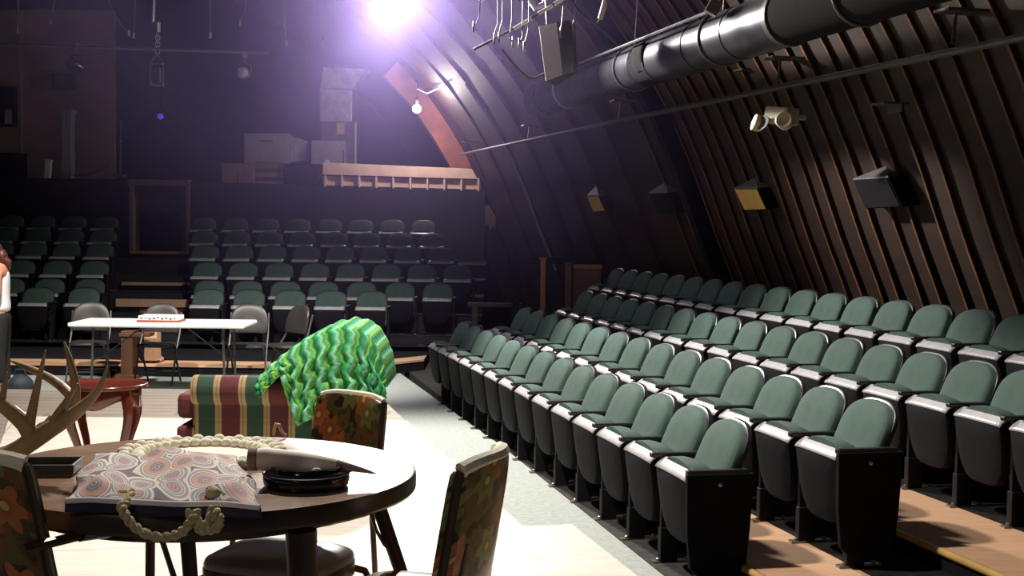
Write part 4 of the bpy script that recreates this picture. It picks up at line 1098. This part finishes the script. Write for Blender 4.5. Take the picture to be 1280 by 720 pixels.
# green zigzag blanket draped over the back and near arm
def blanket():
    prof = [(322, 476), (340, 458), (362, 440), (386, 424), (410, 413), (432, 408.5), (452, 413), (466, 427), (475, 446), (480, 466), (482, 484)]
    pts = [A8(x, y, YA) for x, y in prof]
    L_ = [0]
    for i in range(1, len(pts)): L_.append(L_[-1]+(pts[i]-pts[i-1]).length)
    tot = L_[-1]
    def along(a):
        s = a*tot
        for i in range(len(pts)-1):
            if s <= L_[i+1]+1e-9:
                w = (s-L_[i])/(L_[i+1]-L_[i]); return pts[i].lerp(pts[i+1], w)
        return pts[-1].copy()
    m = MB()
    y0, y1 = YA-.02, YA+.68
    drop0 = .50
    def fn(a, b):
        p = along(a)
        # b: 0 near hem ... .4 near edge ... .9 far edge ... 1 far hem
        x, z = p.x, p.z
        rim = .06
        env = max(0., min(1., (a-.18)/.12))*max(0., min(1., (1.0-a)/.10))
        low = La_z(x)
        if b < .45:
            w = 1-b/.45          # 1 at the hem
            dz = w*(.06+.38*env*min(1, max(.05, (z-low))/.42))
            rip = .018*math.sin(a*2*PI*13+.6*math.sin(w*16))*min(1, w*2.5+.15)
            y = y0-.030*math.sin(min(1, w*3)*PI/2)-.02*w+rip
            xx = x+(.012*math.sin(w*22+a*9))+(-.03*w*(a-.6))
            zz = z-dz-rim*(1-math.cos(min(1, w*4)*PI/2))*.4+.006*math.sin(w*30)
            return Vector((xx, y, zz))
        w = (b-.45)/.55
        if w < .8:
            q = w/.8
            y = y0+(y1-y0)*q
            zz = z+.012*math.sin(q*2*PI*6+math.sin(a*30)*.5)*.8+.006*math.sin(a*2*PI*13)
            return Vector((x, y, zz+.0))
        q = (w-.8)/.2
        return Vector((x, y1+.03*math.sin(q*PI/2), z-.30*q*(1-a**3)))
    def La_z(x): return ST+.30
    m.grid(fn, 130, 70, lambda a, b: (a*1.35, b*1.25))
    return m
tag(blanket().build('knitted_blanket', M['blanket'], solid=.012), 'green zigzag knitted blanket draped over the plaid armchair', 'blanket')

# ------------------------------------------------------------------ round dining table in front
ZT = 1.10
tl, tr_ = onz(515, 600, ZT), onz(240, 600, ZT)
tcx, tcy = tr_.x, 4.20
RT = .668
dtb = thing('dining_table', 'round brown woodgrain dining table in front', 'table', (tcx-.012, tcy, ST+.006))
zt_ = ZT-ST-.006
MB().lathe([(RT-.03, zt_-.004), (RT-.004, zt_-.003), (RT-.004, zt_-.001), (RT-.010, zt_), (.01, zt_)], 72).build('tabletop', M['tabletop'], dtb, auto=30)
MB().lathe([(RT-.03, zt_-.060), (RT-.006, zt_-.058), (RT, zt_-.050), (RT, zt_-.010), (RT-.004, zt_-.002), (RT-.04, zt_-.003)], 72).build('edge_band', M['darkwood'], dtb, auto=30)
MB().lathe([(RT-.2, zt_-.11), (RT-.16, zt_-.11), (RT-.12, zt_-.06), (RT-.24, zt_-.058)], 48).build('apron', M['darkwood'], dtb)
Ld = lpt(dtb)
def tleg(px, py0, Y0, px1, Y1, w0, w1):
    a = Ld(at(px, py0, Y0)); a.z = zt_-.10
    b = Ld(at(px1, 720, Y1)); b.z = 0
    return MB().tube([a, a.lerp(b, .5), b-Vector((0, 0, -.02)), b], [w0, (w0+w1)/2, w1, w1*1.1], 10)
def leg_to(px_top, px_720, Y, w0, w1, m_='darkwood'):
    # leg whose picture passes through (px_top, rim) and (px_720, 720)
    a = Ld(at(px_top, 655, Y)); b = Ld(at(px_720, 720, Y)); d = (b-a)/(b.z-a.z)
    top = a+d*(zt_-.09-a.z); bot = a+d*(0-a.z)
    mm = MB(); mm.tube([top, top.lerp(bot, .48), top.lerp(bot, .5), top.lerp(bot, .95), bot], [w0, w0*.9, w0*.98, w1, w1*1.05], 12)
    return mm.build('leg', M[m_], dtb), top, bot
l1, t1_, b1_ = leg_to(481, 503, 4.32, .024, .018)
l2_, t2_, b2_ = leg_to(376, 378, 3.78, .045, .034)
l3_, t3_, b3_ = leg_to(233, 238, 3.72, .022, .019)
l4, t4_, b4_ = leg_to(196, 217, 4.55, .011, .009)
for pts in ([(463, 640), (470, 662), (480, 680), (486, 686)], [(472, 638), (478, 655), (486, 676)]):
    MB().tube([Ld(at(x, y, 4.31)) for x, y in pts], .006, 8).build('brace', M['bronze'], l1)
# stool under the table
sd_ = ST+.006
Ysd = 4.2
zS = 1.88-(690-273)/1700*Ysd
stl = thing('vinyl_stool', 'floral vinyl stool tucked under the dining table', 'stool', (at(352, 690, 4.25).x, 4.22, sd_), -.28)
hS = .485
so = []
for k in range(24):
    a = 2*PI*k/24; so.append((.215*math.copysign(abs(math.cos(a))**.55, math.cos(a)), .185*math.copysign(abs(math.sin(a))**.55, math.sin(a))))
MB().pad(so, 0, .07, .025, lambda p: Vector((p.x, p.z, hS-.09+p.y))).build('seat', M['litvinyl'], stl, auto=50)
MB().pad([(x*1.012, y*1.012) for x, y in so], 0, .05, .004, lambda p: Vector((p.x, p.z, hS-.088+p.y))).build('side_band', M['floral'], stl, auto=50)
for sx in (-1, 1):
    for sy in (-1, 1):
        MB().tube([(sx*.17, sy*.12, hS-.07), (sx*.225, sy*.15, hS-.09), (sx*.245, sy*.165, hS-.14), (sx*.235, sy*.165, .015), (sx*.235, sy*.165, 0)], .012, 8).build('leg', M['bronze'], stl)

# vinyl chairs
def dinette(lab, loc, rz, h=.90, arms=False, wid=.40, tiltk=.28, curve=.055, pip=.024):
    t = thing('vinyl_chair', lab, 'chair', loc, rz, 'floral vinyl chairs around the dining table')
    # back: curved slab; local y forward, x right
    def bf(side):
        def fn(a, b):
            x = (a-.5)*wid*(1-.06*b); z = .42+(h-.42)*b
            y = -.20-(z-.42)*tiltk+curve*((a-.5)*2)**2+side*(.030-.008*abs(2*b-1)**6)
            return Vector((x, y, z-(.018*abs(2*a-1)**4 if b > .99 else 0)))
        return fn
    m = MB(); nu, nv = 16, 14
    m.grid(bf(1), nu, nv); off_ = len(m.v); m.grid(bf(-1), nu, nv)
    rim = []
    idx = lambda i, j: j*(nu+1)+i
    loop = [idx(i, 0) for i in range(nu+1)]+[idx(nu, j) for j in range(1, nv+1)]+[idx(i, nv) for i in range(nu-1, -1, -1)]+[idx(0, j) for j in range(nv-1, 0, -1)]
    for q in range(len(loop)):
        a, b = loop[q], loop[(q+1) % len(loop)]; m.f.append((a, b, b+off_, a+off_))
    bk = m.build('backrest', M['floral'], t, auto=60)
    tb_ = MB(); tb_.tube([bf(0)(k/12, 1)+Vector((0, 0, .002)) for k in range(13)], pip, 8); tb_.build('lit_top_edge', M['cream'], bk)  # cream tube paints the light along the top edge
    for e in (0, 1): MB().tube([bf(0)(e, k/10) for k in range(11)], .014, 8).build('edge_piping', M['darkwood'], bk)
    o = []
    for k in range(24):
        a = 2*PI*k/24; o.append((.205*math.copysign(abs(math.cos(a))**.5, math.cos(a)), .205*math.copysign(abs(math.sin(a))**.5, math.sin(a))))
    MB().pad(o, 0, .06, .025, lambda p: Vector((p.x, p.z, .345+p.y))).build('seat', M['floral'], t, auto=50)
    for s in (-1, 1):
        MB().tube([(s*.16, .14, .345), (s*.195, .19, .335), (s*.205, .215, .28), (s*.215, .24, .012), (s*.215, .24, 0)], .012, 8).build('leg', M['bronze'], t)
        MB().tube([(s*.15, -.215, .60), (s*.165, -.185, .40), (s*.18, -.17, .32), (s*.19, -.185, .012), (s*.19, -.185, 0)], .012, 8).build('leg', M['bronze'], t)
        if arms:
            MB().tube([(s*.20, -.27, .66), (s*.235, -.10, .665), (s*.235, .14, .64), (s*.235, .19, .60), (s*.225, .20, .38)], .014, 8).build('arm', M['bronze'], t)
            MB().tube([(s*.235, -.10, .667), (s*.235, .13, .642)], .019, 8).build('arm_pad', M['greymetal'], t)
    return t
# far-side chair, its back facing the table
pB = at(424, 520, 5.62)
dinette('floral vinyl chair on the far side of the dining table beside the blanket', (at(388, 520, 5.36).x, 5.36, sd_), PI-.62, .80, False, .36, .16, .015, .014)
# right-hand chair seen nearly edge on
pR = at(604, 640, 3.95)
dinette('floral vinyl chair at the right of the dining table, its lit-edged back seen side-on', (pR.x-.215, 4.03, sd_), 1.30, .83, False, .39, .16)
# left foreground chair seen from behind
pLc = at(2, 640, 3.35)
dinette('dark floral vinyl armchair seen from behind at the lower left corner', (at(-8, 640, 3.5).x+.02, 3.78, sd_), -.42, .895, True, .42, .24)

# ------------------------------------------------------------------ things on the dining table
zt = ZT+.0015
# scalloped doily
dp = onz(244, 580, zt)
dl = thing('scalloped_doily', 'cream scalloped crochet mat under the patterned bag', 'mat', (dp.x, 4.39, zt))
R_d = .245
MB().lathe([(R_d, 0), (R_d, .008), (.01, .010)], 48).build('centre', M['cream'], dl)
sc2 = MB()
for k in range(44):
    a = 2*PI*k/44; sc2.ball(((R_d+.006*(k % 2))*math.cos(a), (R_d+.006*(k % 2))*math.sin(a), .018+.006*(k % 2)), (.020, .020, .017), 10, 6)
for k in range(36):
    a = 2*PI*k/36; sc2.ball(((R_d-.042)*math.cos(a), (R_d-.042)*math.sin(a), .018), (.022, .022, .0165), 10, 6)
sc2.build('scallops', M['cream'], dl)
# patterned bag lying flat
c00, c10, c11, c01 = onz(83, 632, zt+.02), onz(330, 640, zt+.02), onz(296, 562, zt+.05), onz(116, 562, zt+.05)
bgm = thing('patterned_bag', 'mandala-print cotton bag with rope handles lying on the dining table', 'bag', (c00+c10+c11+c01)/4*1.0)
bgm.location.z = zt
Lb = lpt(bgm)
q00, q10, q11, q01 = [Lb(p) for p in (c00, c10, c11, c01)]
def bagtop(a, b):
    p = (q00*(1-a)+q10*a)*(1-b)+(q01*(1-a)+q11*a)*b
    e = min(1, min(a, 1-a)*9)*min(1, min(b+.02, 1-b)*7)
    z = .034+.018*e+.008*math.sin(a*9+b*3)*e+.007*math.sin(a*17-b*9+1)*e+.016*math.exp(-((a-.58)**2*30+(b-.75)**2*14))
    dx_ = .012*math.sin(b*9+a*4); dy_ = .016*math.sin(a*11)*(1 if b > .9 else .3)
    return Vector((p.x+dx_, p.y+dy_, z))
def bagbot(a, b):
    p = bagtop(a, b); return Vector((p.x, p.y, max(.004, p.z*.12)))
g = MB(); nu, nv = 60, 36
g.grid(bagtop, nu, nv, lambda a, b: (a*.62, b*.40))
g.build('printed_cloth', M['mandala'], bgm, solid=.006)
lw = MB(); off_ = 0
lw.grid(lambda a, b: (lambda p: Vector((p.x+(a-.5)*.006, p.y-.004+.003*math.sin(b*3), .004+(p.z-.006)*b)))(bagtop(a, 0)), 60, 4)
lw.grid(bagbot, 30, 18)
lw.build('purple_lining', M['purple'], bgm, solid=.004)
# folded hem along the front
hm_ = MB(); hm_.tube([bagtop(k/30, .0)+Vector((0, -.004, .000)) for k in range(31)], .008, 8); hm_.build('front_hem', M['tank'], bgm)
def ropepts(pts, Y=None): return [Lb(p) for p in pts]
def rope(nm, ctrl, r, par):
    # smooth polyline through ctrl
    P_ = []
    n = len(ctrl)
    for i in range(n-1):
        p0 = ctrl[max(i-1, 0)]; p1 = ctrl[i]; p2 = ctrl[i+1]; p3 = ctrl[min(i+2, n-1)]
        for k in range(6):
            t = k/6; P_.append(.5*((2*p1)+(p2-p0)*t+(2*p0-5*p1+4*p2-p3)*t*t+(3*p1-p0-3*p2+p3)*t**3))
    P_.append(ctrl[-1])
    mm = MB()
    # two twisted strands
    for ph in (0, PI):
        pp_ = []
        for i, p in enumerate(P_):
            t = (P_[min(i+1, len(P_)-1)]-P_[max(i-1, 0)]).normalized(); a = Vector((0, 0, 1)) if abs(t.z) < .9 else Vector((1, 0, 0))
            nx = (a-t*a.dot(t)).normalized(); ny = t.cross(nx); an = i*.9+ph
            pp_.append(p+(nx*math.cos(an)+ny*math.sin(an))*r*.5)
        mm.tube(pp_, r*.62, 7)
    return mm.build(nm, M['rope'], par)
Yf = 3.49
rp = [Lb(at(x, y, Y)) for x, y, Y in ((166, 616, 3.60), (160, 626, 3.53), (152, 634, 3.47), (158, 646, 3.455), (170, 660, 3.45), (190, 670, 3.45), (212, 671, 3.45), (228, 664, 3.45), (240, 650, 3.45), (247, 640, 3.47))]
rope('rope_handle', rp, .013, bgm)
rp = [Lb(at(x, y, Y)) for x, y, Y in ((236, 641, 3.48), (245, 650, 3.46), (253, 664, 3.45), (262, 652, 3.44), (266, 638, 3.46), (272, 646, 3.44), (274, 656, 3.44), (264, 662, 3.43), (254, 654, 3.43))]
rope('rope_handle', rp, .014, bgm)
kn = MB(); kn.ball(Lb(at(267, 617, 3.56)), (.022, .020, .018), 14, 10); kn.ball(Lb(at(264, 613, 3.57)), (.016, .016, .014), 12, 8); kn.build('rope_knot', M['rope'], bgm)
kn = MB(); kn.ball(Lb(at(155, 617, 3.60)), (.020, .016, .013), 14, 10); kn.build('rope_knot', M['rope'], bgm)
# flat tray at left
p = onz(62, 590, zt)
tr3 = thing('flat_tray', 'flat grey-brown wooden tray left of the patterned bag', 'tray', (p.x, p.y, zt), .1)
MB().box((0, 0, .006), (.17, .15, .012)).build('base', M['cardboard'], tr3, False, .004)
for s in (-1, 1):
    MB().box((s*.083, 0, .020), (.008, .15, .03)).build('side', M['vinylgrey'], tr3, False, .002)
    MB().box((0, s*.073, .020), (.17, .008, .03)).build('side', M['vinylgrey'], tr3, False, .002)
# black bowl with rolled hide horn
p = onz(383, 607, zt)
bw = thing('black_bowl', 'round glossy black bowl on the dining table', 'bowl', (p.x, p.y, zt))
rB = (at(438, 600, p.y).x-at(330, 600, p.y).x)/2
MB().lathe([(rB*.86, 0), (rB*.97, .006), (rB, .022), (rB*.985, .038), (rB*.92, .046), (rB*.86, .048), (rB*.84, .052), (rB*.83, .060), (rB*.80, .062), (rB*.76, .058), (rB*.70, .024), (.01, .018)], 48).build('bowl', M['blackgloss'], bw, auto=40)
MB().tube([(rB*.985*math.cos(2*PI*k/40), rB*.985*math.sin(2*PI*k/40), .0385) for k in range(40)], .003, 6, True).build('rim_band', M['shell'], bw)
hp_ = [(313, 574, .030), (330, 574, .034), (352, 576, .034), (375, 578, .032), (398, 580, .027), (420, 582, .020), (440, 585, .012), (458, 589, .007), (471, 592.5, .002)]
hb = at(375, 585, p.y)
hn = thing('rolled_hide', 'long beige rolled hide tapering to a point across the black bowl', 'rolled hide', (p.x, p.y, zt+.055))
Lh = lpt(hn)
pts = [Lh(at(x, y, p.y-.02+.02*i*.3)) for i, (x, y, r) in enumerate(hp_)]
low = min(q.z-r for q, (_, _, r) in zip(pts[2:5], hp_[2:5]))
MB().tube(pts[:6], [r for _, _, r in hp_[:6]], 18).build('roll', M['horn'], hn)
MB().tube(pts[5:], [r for _, _, r in hp_[5:]], 14).build('tip', M['horntip'], hn)
cf_ = MB(); cf_.tube([pts[0]+Vector((-.004, 0, 0)), pts[0]+Vector((.02, 0, 0))], .034, 18); cf_.build('cuff', M['cardboard'], hn)
MB().ball(Lh(at(396, 588, p.y-.06)), (.014, .008, .008), 10, 6).build('bead', M['cream'], hn)
# small loop of rope at the far rim
p = onz(347, 547, zt)
lp_ = MB(); lp_.tube([at(x, y, p.y) for x, y in ((342, 544.5), (343, 536), (345, 530), (349, 531), (351, 537), (354, 542), (358, 544.5))], .006, 8)
tag(lp_.build('rope_loop', M['rope']), 'small cream rope loop standing at the far edge of the dining table', 'rope')

# antlers
Yn = 4.05
an = thing('antlers', 'large tan deer antlers on the left of the dining table', 'antlers', onz(22, 575, zt))
La2 = lpt(an)
def beam(pts, nm='tine', par=None):
    q = [La2(at(x, y, Y)) for x, y, r, Y in pts]
    P_ = []; R_ = []
    n = len(q)
    for i in range(n-1):
        p0 = q[max(i-1, 0)]; p1 = q[i]; p2 = q[i+1]; p3 = q[min(i+2, n-1)]
        for k in range(4):
            t = k/4; P_.append(.5*((2*p1)+(p2-p0)*t+(2*p0-5*p1+4*p2-p3)*t*t+(3*p1-p0-3*p2+p3)*t**3)); R_.append(pts[i][2]*(1-t)+pts[i+1][2]*t)
    P_.append(q[-1]); R_.append(pts[-1][2])
    return MB().tube(P_, [r*.0026 for r in R_], 12).build(nm, M['bone'], par or an)
k1, k2 = 4.0, 4.25
mb_ = beam([(-6, 571, 9, k1), (16, 566, 11, k1), (39, 552, 11, k1), (62, 537, 10, k1), (86, 522, 8.5, k1), (106, 506, 6.5, k1), (124, 486, 4, k1), (134, 458, .8, k1)], 'main_beam')
beam([(62, 536, 6, k1), (72, 518, 5, k1), (84, 500, 3.6, k1), (97, 479, .8, k1)], 'tine')
beam([(40, 551, 9, k1), (33, 533, 10, k1-.01), (19, 519, 9, k1-.02), (3, 506, 8, k1-.03), (-10, 494, 6, k1-.04), (-22, 470, 2, k1-.04)], 'main_beam')
beam([(36, 533, 7, k1-.01), (42, 505, 5.2, k1-.01), (49, 472, 3.6, k1-.01), (57, 438, .8, k1-.01)], 'tine')
beam([(1, 508, 5, k1-.03), (4, 492, 4, k1-.03), (7, 478, 2.6, k1-.03), (9, 465, .8, k1-.03)], 'tine')
beam([(44, 546, 4.5, k1+.01), (50, 534, 4.5, k1+.02), (57, 530, 4, k1+.02), (63, 519, .8, k1+.02)], 'tine')
beam([(70, 531, 7, k1+.02), (86, 514, 6.5, k1+.05), (94, 498, 6, k1+.07), (93, 474, 5, k1+.08), (87, 450, 3.8, k1+.09), (80, 427, .9, k1+.10)], 'main_beam')
beam([(92, 502, 5.6, k1+.07), (82, 488, 6, k1+.10), (64, 474, 5.4, k1+.15), (40, 462, 4.2, k1+.2), (13, 451, .9, k1+.26)], 'tine')
sk = MB(); sk.ball(La2(at(8, 573, k1)), (.06, .05, .024), 16, 10); sk.build('skull_plate', M['fur'], an)

# ------------------------------------------------------------------ added haze volume standing in for lens bloom around the lamp
hz = MB(); hz.ball((0, 0, 0), 4.7, 32, 20)
HZ = bpy.data.materials.new('bloom_haze'); HZ.use_nodes = True
nt = HZ.node_tree; nt.nodes.clear()
out = nt.nodes.new('ShaderNodeOutputMaterial'); vs_ = nt.nodes.new('ShaderNodeVolumeScatter')
vs_.inputs['Color'].default_value = (.55, .42, 1.0, 1); vs_.inputs['Anisotropy'].default_value = .1
tcz = nt.nodes.new('ShaderNodeTexCoord'); vl = N(nt, 'ShaderNodeVectorMath', operation='LENGTH'); nt.links.new(tcz.outputs['Object'], vl.inputs[0])
fall = math_node(nt, 'MAXIMUM', math_node(nt, 'SUBTRACT', 1.0, math_node(nt, 'MULTIPLY', vl.outputs['Value'], 1/4.6)), 0.0)
nt.links.new(math_node(nt, 'MULTIPLY', math_node(nt, 'POWER', fall, 2.0), .065), vs_.inputs['Density'])
nt.links.new(vs_.outputs[0], out.inputs['Volume'])
ho = hz.build('bloom_haze', HZ, smooth=True); ho.location = PL+Vector((0, 0, .3))
tag(ho, 'added purple haze standing in for lens bloom around the blazing lamp', 'haze', kind='stuff')
HAZE = True

# ------------------------------------------------------------------ lights
def spot(name, p, target, e, ang, colr, blend=.6, size=.12):
    l = bpy.data.lights.new(name, 'SPOT'); l.energy = e; l.spot_size = math.radians(ang); l.spot_blend = blend; l.color = colr; l.shadow_soft_size = size
    o = bpy.data.objects.new(name, l); col.objects.link(o); o.location = p
    d = Vector(target)-Vector(p); o.rotation_euler = d.to_track_quat('-Z', 'Y').to_euler(); return o
spot('stage_lamp_light', PL+Vector((.05, -.2, -.12)), UV(5.5, 1.2, .4), 1900, 150, (1, .95, .90), .55, .14)
spot('stage_lamp_spill', PL+Vector((0, .15, -.12)), (-4.0, 18.4, -2.2), 1300, 76, (1, .95, .93), .85, .12)
ld = bpy.data.lights.new('stage_lamp_glow', 'POINT'); ld.energy = 70; ld.color = (1, .93, 1); ld.shadow_soft_size = .13
lo = bpy.data.objects.new('stage_lamp_glow', ld); col.objects.link(lo); lo.location = PL+Vector((0, -.02, -.14))
spot('overhead_fill_spot', UV(7.4, .5, 5.3), UV(6.9, 1.1, .4), 1500, 106, (1, .93, .84), .75, .15)  # unseen overhead spot added to bring up the table and seats
spot('table_fill_spot', (-2.0, .6, 3.6), (-.85, 4.1, 1.0), 48, 44, (1, .93, .85), .8, .3)  # fill added near the camera for the table front, no known lamp
spot('left_fill_spot', (-4.4, 11.2, 5.6), (-4.3, 14.4, .5), 2600, 62, (1, .93, .84), .8)  # unseen left spot added to brighten the white table
w = bpy.data.worlds.new('world'); sc.world = w; w.use_nodes = True
bgd = w.node_tree.nodes['Background']; bgd.inputs['Color'].default_value = (.30, .25, .42, 1); bgd.inputs['Strength'].default_value = .085

# ------------------------------------------------------------------ camera
cd = bpy.data.cameras.new('camera'); cd.sensor_width = 36; cd.lens = f*36/1280; cd.clip_start = .05; cd.clip_end = 200
co_ = bpy.data.objects.new('camera', cd); col.objects.link(co_)
B3 = -Fw
co_.matrix_world = Matrix(((Rt.x, Up.x, B3.x, CAM.x), (Rt.y, Up.y, B3.y, CAM.y), (Rt.z, Up.z, B3.z, CAM.z), (0, 0, 0, 1)))
sc.camera = co_
sc.view_settings.view_transform = 'Standard'; sc.view_settings.look = 'None'; sc.view_settings.gamma = 1; sc.view_settings.exposure = 0
sc.view_settings.use_curve_mapping = False
sc.cycles.use_denoising = True
sc.cycles.max_bounces = 6; sc.cycles.diffuse_bounces = 3; sc.cycles.volume_bounces = 0
